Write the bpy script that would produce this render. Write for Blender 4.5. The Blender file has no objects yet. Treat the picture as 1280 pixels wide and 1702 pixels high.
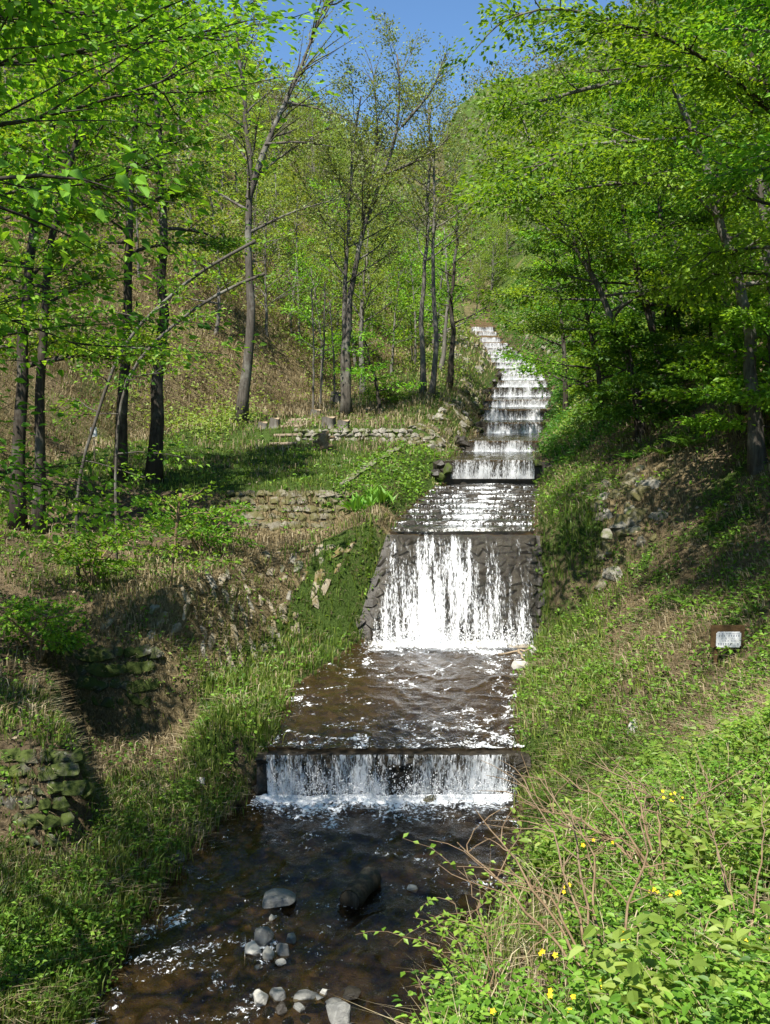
import bpy, bmesh, math, random
import numpy as np
from mathutils import Vector, Matrix, Quaternion

random.seed(5)
RNG = np.random.default_rng(11)
SC = bpy.context.scene
COL = SC.collection
R = math.radians

# ------------------------------------------------------------------ camera, sky, sun, exposure
CZ, PITCH, FPX = 6.6, R(5.63), 1635.0
cam = bpy.data.cameras.new('camera'); cam_o = bpy.data.objects.new('camera', cam); COL.objects.link(cam_o)
cam_o.location = (0, 0, CZ); cam_o.rotation_euler = (R(90) - PITCH, 0, 0)
cam.sensor_fit = 'VERTICAL'; cam.sensor_height = 24; cam.sensor_width = 24
cam.lens = 24 * FPX / 1702; cam.clip_start = 0.1; cam.clip_end = 3000
SC.camera = cam_o

SUN_EL, SUN_FROM = R(58), (-0.42, -0.91)           # the sun stands behind the camera's left shoulder
world = bpy.data.worlds.new('World'); SC.world = world; world.use_nodes = True
wn = world.node_tree; bg = wn.nodes['Background']
sky = wn.nodes.new('ShaderNodeTexSky'); sky.sky_type = 'NISHITA'; sky.sun_disc = False
sky.sun_elevation = SUN_EL; sky.sun_rotation = math.atan2(SUN_FROM[0], SUN_FROM[1])
sky.altitude = 2200; sky.air_density = 1.0; sky.dust_density = 0.0; sky.ozone_density = 2.0
tint = wn.nodes.new('ShaderNodeMix'); tint.data_type = 'RGBA'; tint.blend_type = 'MULTIPLY'; tint.inputs[0].default_value = 1.0; tint.inputs[7].default_value = (0.86, 1.06, 1.16, 1)   # the camera's white balance
wn.links.new(sky.outputs[0], tint.inputs[6]); wn.links.new(tint.outputs[2], bg.inputs[0]); bg.inputs[1].default_value = 0.085
sun = bpy.data.lights.new('sun', 'SUN'); sun_o = bpy.data.objects.new('sun', sun); COL.objects.link(sun_o)
sun.energy = 5.0; sun.angle = R(0.55); sun.color = (1.0, 0.95, 0.86)
_n = math.hypot(*SUN_FROM)
_sd = Vector((SUN_FROM[0] / _n * math.cos(SUN_EL), SUN_FROM[1] / _n * math.cos(SUN_EL), math.sin(SUN_EL)))
sun_o.rotation_euler = _sd.to_track_quat('Z', 'Y').to_euler(); sun_o.location = (-30, -30, 60)
SC.view_settings.view_transform = 'Standard'; SC.view_settings.look = 'None'
SC.view_settings.exposure = 1.05; SC.view_settings.gamma = 1.0; SC.view_settings.use_curve_mapping = False
SC.cycles.max_bounces = 8; SC.cycles.transparent_max_bounces = 16; SC.cycles.diffuse_bounces = 3
SC.cycles.caustics_reflective = False; SC.cycles.caustics_refractive = False

# ------------------------------------------------------------------ helpers
SP, CP = math.sin(PITCH), math.cos(PITCH)
def at(px, py, Y):
    """a point of the place seen at photo pixel (px, py) at Y metres ahead"""
    u, v = (px - 640) / FPX, (851 - py) / FPX
    dy, dz = CP + v * SP, v * CP - SP
    s = Y / dy
    return np.array([u * s, Y, CZ + dz * s])

def hash2(ix, iy, seed):
    h = (ix.astype(np.int64) * 374761393 + iy.astype(np.int64) * 668265263 + seed * 974711) & 0xffffffff
    h = ((h ^ (h >> 13)) * 1274126177) & 0xffffffff
    return ((h ^ (h >> 16)) & 0xffff) / 65535.0
def vnoise(x, y, seed=0):
    x, y = np.asarray(x, float), np.asarray(y, float)
    ix, iy = np.floor(x).astype(np.int64), np.floor(y).astype(np.int64)
    fx, fy = x - ix, y - iy
    fx, fy = fx * fx * (3 - 2 * fx), fy * fy * (3 - 2 * fy)
    a, b = hash2(ix, iy, seed), hash2(ix + 1, iy, seed)
    c, d = hash2(ix, iy + 1, seed), hash2(ix + 1, iy + 1, seed)
    return (a * (1 - fx) + b * fx) * (1 - fy) + (c * (1 - fx) + d * fx) * fy
def fbm(x, y, seed=0, octs=4):
    s, a, t = 0.0, 0.5, 0.0
    for k in range(octs):
        s = s + a * vnoise(x * 2 ** k, y * 2 ** k, seed + k * 17); t += a; a *= 0.5
    return s / t * 2 - 1
def sstep(a, b, x):
    t = np.clip((x - a) / (b - a), 0, 1); return t * t * (3 - 2 * t)

class MB:
    """collects vertices and faces, links them as one mesh object"""
    def __init__(s): s.v, s.f, s.n, s.a, s.m = [], {}, 0, [], []
    def add(s, v, faces, var=None):
        v = np.asarray(v, np.float32).reshape(-1, 3)
        faces = np.asarray(faces, np.int64)
        s.f.setdefault(faces.shape[1], []).append(faces + s.n)
        s.v.append(v); s.n += len(v)
        s.a.append(np.full(len(v), 0.5, np.float32) if var is None else np.broadcast_to(np.asarray(var, np.float32), (len(v),)).copy())
    def mesh(s, name, mat=None, smooth=True, extra=None, uv=None):
        me = bpy.data.meshes.new(name)
        V = np.concatenate(s.v) if s.v else np.zeros((0, 3), np.float32)
        loops, starts, tot, c = [], [], [], 0
        for k, L in s.f.items():
            F = np.concatenate(L); loops.append(F.ravel())
            starts.append(np.arange(len(F)) * k + c); tot.append(np.full(len(F), k)); c += F.size
        L = np.concatenate(loops).astype(np.int32); S = np.concatenate(starts).astype(np.int32)
        me.vertices.add(len(V)); me.vertices.foreach_set('co', V.ravel())
        me.loops.add(len(L)); me.loops.foreach_set('vertex_index', L)
        me.polygons.add(len(S)); me.polygons.foreach_set('loop_start', S)
        me.polygons.foreach_set('use_smooth', np.full(len(S), smooth))
        at_ = me.attributes.new('var', 'FLOAT', 'POINT'); at_.data.foreach_set('value', np.concatenate(s.a))
        for k, arr in (extra or {}).items():
            q = me.attributes.new(k, 'FLOAT', 'POINT'); q.data.foreach_set('value', np.asarray(arr, np.float32))
        if uv is not None:
            u = me.attributes.new('flow', 'FLOAT_VECTOR', 'POINT'); u.data.foreach_set('vector', np.asarray(uv, np.float32).ravel())
        me.update(calc_edges=True); me.validate()
        if mat: me.materials.append(mat)
        return me
    def build(s, name, mat=None, parent=None, smooth=True, **kw):
        return link(name, s.mesh(name, mat, smooth, **kw), parent)
def link(name, data, parent=None, loc=None):
    o = bpy.data.objects.new(name, data); COL.objects.link(o)
    if parent: o.parent = parent
    if loc is not None: o.location = loc
    return o
def tag(o, label=None, cat=None, group=None, kind=None):
    if label: o['label'] = label
    if cat: o['category'] = cat
    if group: o['group'] = group
    if kind: o['kind'] = kind
    return o
def thing(name, label, cat, loc=(0, 0, 0), group=None, kind=None):
    o = bpy.data.objects.new(name, None); COL.objects.link(o); o.location = loc
    return tag(o, label, cat, group, kind)

def tube(mb, P, rad, sides=6, var=None, cap=True):
    P = np.asarray(P, float); n = len(P); rad = np.broadcast_to(np.asarray(rad, float), (n,))
    T = np.gradient(P, axis=0); T /= np.linalg.norm(T, axis=1)[:, None] + 1e-9
    ref = np.array([0, 0, 1.0]) if abs(T[:, 2]).mean() < 0.8 else np.array([1.0, 0, 0])
    A = np.cross(T, ref); A /= np.linalg.norm(A, axis=1)[:, None] + 1e-9
    B = np.cross(T, A)
    th = np.arange(sides) / sides * 2 * math.pi
    V = P[:, None, :] + rad[:, None, None] * (np.cos(th)[None, :, None] * A[:, None, :] + np.sin(th)[None, :, None] * B[:, None, :])
    i = np.arange(n - 1)[:, None] * sides; j = np.arange(sides)[None, :]; j2 = (j + 1) % sides
    F = np.stack([i + j, i + j2, i + sides + j2, i + sides + j], -1).reshape(-1, 4)
    mb.add(V.reshape(-1, 3), F, var)
    if cap:
        mb.f.setdefault(sides, []).append(np.array([np.arange(sides) + mb.n - sides]))
        mb.f.setdefault(sides, []).append(np.array([np.arange(sides)[::-1] + mb.n - n * sides]))

def unit(a): return a / (np.linalg.norm(a, axis=-1, keepdims=True) + 1e-9)
def leaves(mb, C, D, N, S, var, w=0.30, fold=0.08, droop=0.12, fine=False):
    """C base points, D axis, N up, S length: one folded four-point leaf each"""
    C, D, N = np.asarray(C, float), unit(D), unit(N)
    W = unit(np.cross(D, N)); N = np.cross(W, D); S = np.asarray(S, float)[:, None]
    if fine:                                  # six points and a midrib crease for leaves near enough to show their outline
        a, b = C + D * S * 0.26, C + D * S * 0.62 - N * S * droop * .3
        V = np.stack([C, a + W * S * w * .92 + N * S * fold, b + W * S * w * .8 + N * S * fold, C + D * S - N * S * droop, b - W * S * w * .8 + N * S * fold, a - W * S * w * .92 + N * S * fold], 1)
        q = np.arange(len(C))[:, None] * 6
        mb.add(V.reshape(-1, 3), np.concatenate([q + [[0, 1, 2, 3]], q + [[0, 3, 4, 5]]]), np.repeat(var, 6)); return
    mid = C + D * S * 0.45
    V = np.stack([C, mid + W * S * w + N * S * fold, C + D * S - N * S * droop, mid - W * S * w + N * S * fold], 1)
    F = np.arange(len(C))[:, None] * 4 + np.arange(4)[None, :]
    mb.add(V.reshape(-1, 3), F, np.repeat(var, 4))
def blades(mb, C, D, S, W, var, bend=0.5):
    """grass blades: base point, lean direction, height, width, 5 vertices each"""
    C = np.asarray(C, float); n = len(C); S = np.asarray(S)[:, None]; W = np.asarray(W)[:, None]
    D = np.asarray(D, float); side = unit(np.cross(D, np.array([0, 0, 1.0]))); up = np.array([0, 0, 1.0])
    tw = RNG.uniform(-1, 1, (n, 1)); side = unit(side + unit(D) * tw)
    m = C + up * S * 0.55 + D * S * 0.18
    t = C + up * S * (1 - 0.35 * bend) + D * S * (0.35 + 0.5 * bend)
    V = np.stack([C - side * W, C + side * W, m + side * W * 0.8, m - side * W * 0.8, t], 1)
    b = np.arange(n)[:, None] * 5
    mb.f.setdefault(4, []).append(b + np.array([[0, 1, 2, 3]]) + mb.n)
    mb.add(V.reshape(-1, 3), b + np.array([[3, 2, 4]]), np.repeat(var, 5))

# ------------------------------------------------------------------ materials
def newmat(name):
    m = bpy.data.materials.new(name); m.use_nodes = True
    nt = m.node_tree; nt.nodes.clear()
    out = nt.nodes.new('ShaderNodeOutputMaterial')
    return m, nt, out
def N(nt, t, **kw):
    n = nt.nodes.new('ShaderNode' + t)
    for k, v in kw.items():
        if k in n.inputs: n.inputs[k].default_value = v
        else: setattr(n, k, v)
    return n
def L(nt, a, b): nt.links.new(a, b)
def rgb(c): return (c[0], c[1], c[2], 1.0)
def ramp(nt, src, stops, interp='LINEAR'):
    r = N(nt, 'ValToRGB'); r.color_ramp.interpolation = interp
    e = r.color_ramp.elements
    while len(e) < len(stops): e.new(0.5)
    for k, (p, c) in enumerate(stops):
        e[k].position = p; e[k].color = rgb(c) if not np.isscalar(c) else (c, c, c, 1)
    L(nt, src, r.inputs[0]); return r.outputs[0]
def attr(nt, name, out='Fac'):
    a = N(nt, 'Attribute', attribute_name=name); return a.outputs[out]
def noise(nt, scale, detail=4, rough=0.55, vec=None, dist=0.0):
    n = N(nt, 'TexNoise'); n.inputs['Scale'].default_value = scale; n.inputs['Detail'].default_value = detail
    n.inputs['Roughness'].default_value = rough; n.inputs['Distortion'].default_value = dist
    if vec is not None: L(nt, vec, n.inputs['Vector'])
    return n.outputs['Fac']
def mixc(nt, fac, a, b, blend='MIX'):
    m = N(nt, 'Mix', data_type='RGBA', blend_type=blend)
    for s, i in ((fac, 0), (a, 6), (b, 7)):
        if isinstance(s, (tuple, list)): m.inputs[i].default_value = rgb(s)
        elif isinstance(s, (int, float)): m.inputs[i].default_value = s
        else: L(nt, s, m.inputs[i])
    return m.outputs[2]
def maths(nt, op, a, b=None, clamp=False):
    m = N(nt, 'Math', operation=op); m.use_clamp = clamp
    for s, i in ((a, 0), (b, 1)):
        if s is None: continue
        if isinstance(s, (int, float)): m.inputs[i].default_value = s
        else: L(nt, s, m.inputs[i])
    return m.outputs[0]
def bump(nt, h, strength=0.5, dist=0.05):
    b = N(nt, 'Bump'); b.inputs['Strength'].default_value = strength; b.inputs['Distance'].default_value = dist
    L(nt, h, b.inputs['Height']); return b.outputs[0]
def wpos(nt): return N(nt, 'NewGeometry').outputs['Position']
def opos(nt): return N(nt, 'TexCoord').outputs['Object']

def m_leaf(name, stops, trans=0.45, rough=0.5, tcol=None):
    """leaf tissue: diffuse, a thin gloss, and light that passes through"""
    m, nt, out = newmat(name)
    c = ramp(nt, attr(nt, 'var'), stops)
    oi = N(nt, 'ObjectInfo')
    hs = N(nt, 'HueSaturation'); L(nt, c, hs.inputs['Color'])
    L(nt, maths(nt, 'ADD', maths(nt, 'MULTIPLY', oi.outputs['Random'], 0.03), 0.485), hs.inputs['Hue'])
    L(nt, maths(nt, 'ADD', maths(nt, 'MULTIPLY', oi.outputs['Random'], 0.4), 0.8), hs.inputs['Value'])
    p = N(nt, 'BsdfPrincipled'); L(nt, hs.outputs[0], p.inputs['Base Color']); p.inputs['Roughness'].default_value = rough
    p.inputs['Specular IOR Level'].default_value = 0.35
    t = N(nt, 'BsdfTranslucent'); tc = mixc(nt, 1.0, hs.outputs[0], tcol or (1.5, 1.35, 0.5), 'MULTIPLY'); L(nt, tc, t.inputs[0])
    x = N(nt, 'MixShader'); x.inputs[0].default_value = trans
    L(nt, p.outputs[0], x.inputs[1]); L(nt, t.outputs[0], x.inputs[2]); L(nt, x.outputs[0], out.inputs[0])
    return m
def m_bark(name, a, b, lichen=(0.32, 0.32, 0.27), lich=0.3, scale=1.0):
    m, nt, out = newmat(name)
    mp = N(nt, 'Mapping'); mp.inputs['Scale'].default_value = (9 * scale, 9 * scale, 1.3 * scale); L(nt, opos(nt), mp.inputs[0])
    n1 = noise(nt, 1.6, 6, 0.65, mp.outputs[0], 0.4)
    c = ramp(nt, n1, [(0.3, a), (0.7, b)])
    n2 = noise(nt, 1.1 * scale, 5, 0.6, opos(nt))
    c = mixc(nt, maths(nt, 'MULTIPLY', ramp(nt, n2, [(0.5, 0.0), (0.66, 1.0)]), lich), c, lichen)
    p = N(nt, 'BsdfPrincipled'); L(nt, c, p.inputs['Base Color']); p.inputs['Roughness'].default_value = 0.9
    p.inputs['Specular IOR Level'].default_value = 0.15
    L(nt, bump(nt, n1, 0.9, 0.03), p.inputs['Normal']); L(nt, p.outputs[0], out.inputs[0]); return m
def m_stone(name, a, b, moss=(0.09, 0.11, 0.03), mossy=0.3, wet=0.0, lichen=0.3):
    m, nt, out = newmat(name)
    ps = wpos(nt); oi = N(nt, 'ObjectInfo')
    n1 = noise(nt, 7, 8, 0.65, ps)
    c = ramp(nt, n1, [(0.28, a), (0.72, b)])
    c = mixc(nt, maths(nt, 'MULTIPLY', oi.outputs['Random'], 0.55), c, (a[0] * 0.6, a[1] * 0.58, a[2] * 0.5))
    nl = noise(nt, 13, 4, 0.6, ps)
    c = mixc(nt, maths(nt, 'MULTIPLY', ramp(nt, nl, [(0.56, 0.0), (0.64, 1.0)]), lichen), c, (0.42, 0.42, 0.37))
    nm = noise(nt, 2.2, 6, 0.7, ps)
    c = mixc(nt, ramp(nt, nm, [(0.62 - 0.35 * mossy, 0.0), (0.74 - 0.35 * mossy, 1.0 if mossy > 0 else 0.0)]), c, moss)
    p = N(nt, 'BsdfPrincipled'); L(nt, c, p.inputs['Base Color']); p.inputs['Roughness'].default_value = 0.9 - 0.68 * wet
    p.inputs['Specular IOR Level'].default_value = 0.25 + 0.45 * wet
    L(nt, bump(nt, noise(nt, 22, 6, 0.7, ps), 0.7, 0.03), p.inputs['Normal']); L(nt, p.outputs[0], out.inputs[0]); return m
def m_plain(name, stops, rough=0.85, spec=0.2, bstr=0.4, scale=12.0):
    m, nt, out = newmat(name)
    n = noise(nt, scale, 6, 0.65, opos(nt)); c = ramp(nt, n, stops)
    p = N(nt, 'BsdfPrincipled'); L(nt, c, p.inputs['Base Color']); p.inputs['Roughness'].default_value = rough
    p.inputs['Specular IOR Level'].default_value = spec
    L(nt, bump(nt, n, bstr, 0.02), p.inputs['Normal']); L(nt, p.outputs[0], out.inputs[0]); return m

def m_ground():
    m, nt, out = newmat('ground_soil')
    ps = wpos(nt)
    nf = noise(nt, 9, 10, 0.72, ps); nb = noise(nt, 0.9, 6, 0.6, ps); nv = noise(nt, 38, 5, 0.7, ps)
    soil = ramp(nt, nf, [(0.3, (0.045, 0.032, 0.018)), (0.5, (0.11, 0.082, 0.05)), (0.72, (0.21, 0.16, 0.10))])
    litter = ramp(nt, nv, [(0.33, (0.07, 0.05, 0.028)), (0.52, (0.20, 0.15, 0.085)), (0.68, (0.36, 0.29, 0.18))])
    mp = N(nt, 'Mapping'); mp.inputs['Scale'].default_value = (30, 6, 14); mp.inputs['Rotation'].default_value = (0.4, 0.5, 0.8); L(nt, ps, mp.inputs[0])
    ns = noise(nt, 1.0, 6, 0.7, mp.outputs[0])
    straw = ramp(nt, ns, [(0.32, (0.07, 0.055, 0.03)), (0.52, (0.20, 0.155, 0.08)), (0.7, (0.36, 0.30, 0.18))])
    grass = ramp(nt, nv, [(0.32, (0.02, 0.035, 0.008)), (0.5, (0.055, 0.095, 0.018)), (0.7, (0.12, 0.16, 0.04))])
    c = mixc(nt, ramp(nt, nb, [(0.42, 0.0), (0.6, 1.0)]), soil, litter)
    def w(name, sharp):
        a = attr(nt, name); s = maths(nt, 'ADD', a, maths(nt, 'MULTIPLY', maths(nt, 'SUBTRACT', nf, 0.5), sharp)); return ramp(nt, s, [(0.36, 0.0), (0.64, 1.0)])
    c = mixc(nt, w('straw', 1.5), c, straw)
    c = mixc(nt, w('grass', 1.5), c, grass)
    vo = N(nt, 'TexVoronoi'); vo.inputs['Scale'].default_value = 5.5; L(nt, ps, vo.inputs['Vector'])
    bedc = ramp(nt, vo.outputs['Color'], [(0.1, (0.04, 0.027, 0.014)), (0.5, (0.10, 0.07, 0.036)), (0.9, (0.18, 0.13, 0.07))])
    bedc = mixc(nt, ramp(nt, noise(nt, 2.3, 6, 0.6, ps), [(0.4, 0.0), (0.65, 0.75)]), bedc, (0.10, 0.064, 0.028))
    c = mixc(nt, ramp(nt, attr(nt, 'bed'), [(0.35, 0.0), (0.65, 1.0)]), c, bedc)
    p = N(nt, 'BsdfPrincipled'); L(nt, c, p.inputs['Base Color']); p.inputs['Roughness'].default_value = 0.95
    p.inputs['Specular IOR Level'].default_value = 0.1
    hgt = maths(nt, 'ADD', nf, maths(nt, 'MULTIPLY', nv, 0.5))
    L(nt, bump(nt, hgt, 1.0, 0.12), p.inputs['Normal']); L(nt, p.outputs[0], out.inputs[0]); return m

def m_water():
    """clear shallow water: mirror by Fresnel over what lies below; bubbles where the water breaks"""
    m, nt, out = newmat('stream_water')
    fl = attr(nt, 'flow', 'Vector')
    mp = N(nt, 'Mapping'); mp.inputs['Scale'].default_value = (3.4, 2.0, 1); L(nt, fl, mp.inputs[0])
    n1 = noise(nt, 1.0, 5, 0.6, mp.outputs[0], 0.8)
    mp2 = N(nt, 'Mapping'); mp2.inputs['Scale'].default_value = (11, 8, 1); L(nt, fl, mp2.inputs[0])
    n2 = noise(nt, 1.0, 4, 0.6, mp2.outputs[0], 0.5)
    nrm = bump(nt, maths(nt, 'ADD', n1, maths(nt, 'MULTIPLY', n2, 0.35)), 0.55, 0.06)
    fr = N(nt, 'Fresnel'); fr.inputs[0].default_value = 1.33; L(nt, nrm, fr.inputs['Normal'])
    gl = N(nt, 'BsdfGlossy'); gl.inputs['Roughness'].default_value = 0.06; gl.inputs['Color'].default_value = (0.95, 0.97, 1, 1); L(nt, nrm, gl.inputs['Normal'])
    tr = N(nt, 'BsdfTransparent'); tr.inputs[0].default_value = (0.76, 0.69, 0.57, 1)
    df = N(nt, 'BsdfDiffuse'); df.inputs[0].default_value = (0.05, 0.036, 0.018, 1)
    x0 = N(nt, 'MixShader'); x0.inputs[0].default_value = 0.12; L(nt, tr.outputs[0], x0.inputs[1]); L(nt, df.outputs[0], x0.inputs[2])
    x = N(nt, 'MixShader'); L(nt, fr.outputs[0], x.inputs[0]); L(nt, x0.outputs[0], x.inputs[1]); L(nt, gl.outputs[0], x.inputs[2])
    fo = N(nt, 'BsdfDiffuse'); fo.inputs[0].default_value = (0.82, 0.84, 0.86, 1)
    mp3 = N(nt, 'Mapping'); mp3.inputs['Scale'].default_value = (16, 13, 1); L(nt, fl, mp3.inputs[0])
    n3 = noise(nt, 1.0, 6, 0.75, mp3.outputs[0], 0.6)
    a = maths(nt, 'ADD', attr(nt, 'foam'), maths(nt, 'MULTIPLY', maths(nt, 'SUBTRACT', n3, 0.5), 2.1))
    ff = ramp(nt, a, [(0.50, 0.0), (0.66, 1.0)])
    y = N(nt, 'MixShader'); L(nt, ff, y.inputs[0]); L(nt, x.outputs[0], y.inputs[1]); L(nt, fo.outputs[0], y.inputs[2])
    L(nt, y.outputs[0], out.inputs[0]); return m
def m_fall():
    """falling water: white threads with clear gaps between them"""
    m, nt, out = newmat('falling_water')
    fl = attr(nt, 'flow', 'Vector')
    def sn(sx, sy, d, r, dist):
        mp = N(nt, 'Mapping'); mp.inputs['Scale'].default_value = (sx, sy, 1); L(nt, fl, mp.inputs[0])
        return noise(nt, 1.0, d, r, mp.outputs[0], dist)
    n1, n2, n3 = sn(9, 0.9, 5, 0.65, 0.3), sn(34, 8, 5, 0.75, 0.6), sn(1.5, 0.25, 2, 0.5, 0.2)
    s = maths(nt, 'ADD', maths(nt, 'MULTIPLY', maths(nt, 'SUBTRACT', n1, 0.5), 1.1), maths(nt, 'MULTIPLY', maths(nt, 'SUBTRACT', n2, 0.5), 1.5))
    s = maths(nt, 'ADD', s, maths(nt, 'MULTIPLY', maths(nt, 'SUBTRACT', n3, 0.5), 0.9))
    ff = ramp(nt, maths(nt, 'ADD', s, attr(nt, 'foam')), [(0.36, 0.0), (0.66, 1.0)])
    df = N(nt, 'BsdfDiffuse'); df.inputs[0].default_value = (0.85, 0.87, 0.89, 1)
    tl = N(nt, 'BsdfTranslucent'); tl.inputs[0].default_value = (0.8, 0.82, 0.85, 1)
    w = N(nt, 'MixShader'); w.inputs[0].default_value = 0.2; L(nt, df.outputs[0], w.inputs[1]); L(nt, tl.outputs[0], w.inputs[2])
    nrm = bump(nt, maths(nt, 'ADD', n1, n2), 0.7, 0.06)
    fr = N(nt, 'Fresnel'); fr.inputs[0].default_value = 1.33; L(nt, nrm, fr.inputs['Normal'])
    gl = N(nt, 'BsdfGlossy'); gl.inputs['Roughness'].default_value = 0.08; L(nt, nrm, gl.inputs['Normal'])
    tr = N(nt, 'BsdfTransparent'); tr.inputs[0].default_value = (0.8, 0.78, 0.72, 1)
    x = N(nt, 'MixShader'); L(nt, fr.outputs[0], x.inputs[0]); L(nt, tr.outputs[0], x.inputs[1]); L(nt, gl.outputs[0], x.inputs[2])
    y = N(nt, 'MixShader'); L(nt, ff, y.inputs[0]); L(nt, x.outputs[0], y.inputs[1]); L(nt, w.outputs[0], y.inputs[2])
    L(nt, y.outputs[0], out.inputs[0]); return m

M = {}
M['ground'] = m_ground(); M['water'] = m_water(); M['fall'] = m_fall()
M['leaf'] = m_leaf('spring_leaf', [(0, (0.05, 0.135, 0.010)), (0.5, (0.15, 0.31, 0.022)), (1, (0.29, 0.48, 0.05))], 0.5)
M['leaf_pale'] = m_leaf('young_pale_leaf', [(0, (0.13, 0.19, 0.03)), (0.5, (0.21, 0.30, 0.05)), (1, (0.32, 0.40, 0.09))])
M['leaf_deep'] = m_leaf('deep_green_leaf', [(0, (0.03, 0.085, 0.010)), (0.5, (0.07, 0.18, 0.018)), (1, (0.14, 0.28, 0.03))])
M['bud'] = m_leaf('budding_leaf', [(0, (0.12, 0.13, 0.05)), (0.5, (0.20, 0.27, 0.06)), (1, (0.30, 0.40, 0.10))], 0.35)
M['haze_twig'] = m_leaf('leafless_twig', [(0, (0.10, 0.075, 0.055)), (0.6, (0.19, 0.155, 0.12)), (1, (0.27, 0.25, 0.17))], 0.2)
M['cover'] = m_leaf('herb_leaf', [(0, (0.055, 0.115, 0.012)), (0.5, (0.13, 0.24, 0.022)), (1, (0.25, 0.37, 0.05))], 0.4)
M['grass'] = m_leaf('grass_blade', [(0, (0.045, 0.08, 0.014)), (0.5, (0.12, 0.19, 0.028)), (1, (0.27, 0.30, 0.075))], 0.35)
M['straw'] = m_leaf('dry_grass', [(0, (0.13, 0.095, 0.045)), (0.5, (0.34, 0.275, 0.15)), (1, (0.56, 0.49, 0.32))], 0.2, tcol=(1, 0.95, 0.8))
M['litter'] = m_leaf('dead_leaf', [(0, (0.05, 0.032, 0.018)), (0.5, (0.17, 0.115, 0.065)), (1, (0.38, 0.31, 0.22))], 0.15, tcol=(1, 0.9, 0.7))
M['fern'] = m_leaf('fern_leaf', [(0, (0.07, 0.16, 0.02)), (1, (0.17, 0.32, 0.04))], 0.4)
M['petal'] = m_leaf('yellow_petal', [(0, (0.75, 0.50, 0.01)), (1, (0.85, 0.66, 0.03))], 0.3, tcol=(1, 0.9, 0.6))
M['bark_dark'] = m_bark('dark_bark', (0.022, 0.018, 0.014), (0.075, 0.062, 0.048), lich=0.25)
M['bark_grey'] = m_bark('grey_bark', (0.075, 0.068, 0.056), (0.19, 0.175, 0.15), lich=0.5)
M['bark_mid'] = m_bark('grey_brown_bark', (0.045, 0.038, 0.03), (0.13, 0.115, 0.095), lich=0.5)
M['bark_brown'] = m_bark('brown_twig', (0.12, 0.075, 0.04), (0.28, 0.20, 0.12), lich=0.1)
M['stone_dry'] = m_stone('lichen_stone', (0.17, 0.155, 0.125), (0.34, 0.32, 0.27), mossy=0.35)
M['stone_moss'] = m_stone('mossy_stone', (0.13, 0.115, 0.085), (0.27, 0.245, 0.19), moss=(0.095, 0.088, 0.034), mossy=0.6)
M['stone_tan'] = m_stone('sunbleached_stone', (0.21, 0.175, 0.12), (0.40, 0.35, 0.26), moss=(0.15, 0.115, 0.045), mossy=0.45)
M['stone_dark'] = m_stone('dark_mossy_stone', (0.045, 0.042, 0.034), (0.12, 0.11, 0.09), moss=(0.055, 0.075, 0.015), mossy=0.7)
M['stone_wet'] = m_stone('wet_stone', (0.016, 0.013, 0.010), (0.06, 0.048, 0.032), mossy=0.0, wet=0.6, lichen=0.04)
M['stone_grey'] = m_stone('stream_boulder', (0.15, 0.15, 0.145), (0.30, 0.30, 0.28), mossy=0.0, wet=0.15, lichen=0.2)
M['stone_white'] = m_stone('pale_stone', (0.38, 0.37, 0.33), (0.60, 0.58, 0.53), mossy=0.0, lichen=0.2)
M['concrete'] = m_stone('weathered_concrete', (0.14, 0.125, 0.095), (0.26, 0.24, 0.19), mossy=0.5)
M['wood'] = m_plain('grey_wood', [(0.3, (0.14, 0.105, 0.07)), (0.7, (0.34, 0.28, 0.20))])
M['deadwood'] = m_plain('brown_deadwood', [(0.3, (0.12, 0.075, 0.04)), (0.7, (0.36, 0.26, 0.15))], bstr=.9)
M['log'] = m_bark('wet_log', (0.035, 0.028, 0.02), (0.12, 0.095, 0.065), lich=0.15)
M['cut'] = m_plain('cut_wood', [(0.3, (0.22, 0.16, 0.10)), (0.7, (0.38, 0.30, 0.20))])
M['rust'] = m_plain('brown_board', [(0.3, (0.05, 0.03, 0.014)), (0.7, (0.14, 0.085, 0.035))])
M['enamel'] = m_plain('white_enamel', [(0.3, (0.62, 0.64, 0.66)), (0.7, (0.80, 0.80, 0.79))], 0.45, 0.4, 0.05, 6)
M['ink'] = m_plain('dark_print', [(0.3, (0.05, 0.06, 0.12)), (0.7, (0.10, 0.10, 0.16))], 0.6, 0.2, 0.0)

# ------------------------------------------------------------------ the stream's course: (Y, left edge x, right edge x, water z) and the steps
def rowz(row, Y): return at(640, row, Y)[2]
def colx(px, row, Y): return at(px, row, Y)[0]
STEPS = [  # Y, base row, top row, left px, right px: the regular stone steps above the riffle, nearest first
    (35.7, 794.6, 766, 743, 893), (44.5, 752.4, 733.6, 768, 897), (53.5, 720, 702.7, 795, 909), (60.5, 697.6, 680.5, 797, 908),
    (66.0, 676.4, 665, 808, 921), (71, 659, 645, 811, 919), (76, 643, 634, 822, 913), (81, 631, 622.6, 830, 908),
    (86, 621.6, 613.4, 827, 902), (91, 612, 603, 818, 894), (96, 603, 597, 814, 884), (101, 596.8, 590.5, 810, 872),
    (106, 590, 586, 806, 862), (111, 585, 580.5, 800, 854), (116, 580, 571, 791, 845), (121, 570, 561.6, 781, 835), (126, 561.6, 552.5, 780, 828), (131, 552, 544, 780, 824)]
ST = []
zprev = 4.15
for (Y, rb, rt, lp, rp) in STEPS:
    zb = max(rowz(rb, Y), zprev + 0.01); zt = max(rowz(rt, Y), zb + 0.42)
    ST.append((Y, zb, zt, colx(lp, rb, Y), colx(rp, rb, Y))); zprev = zt
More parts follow.
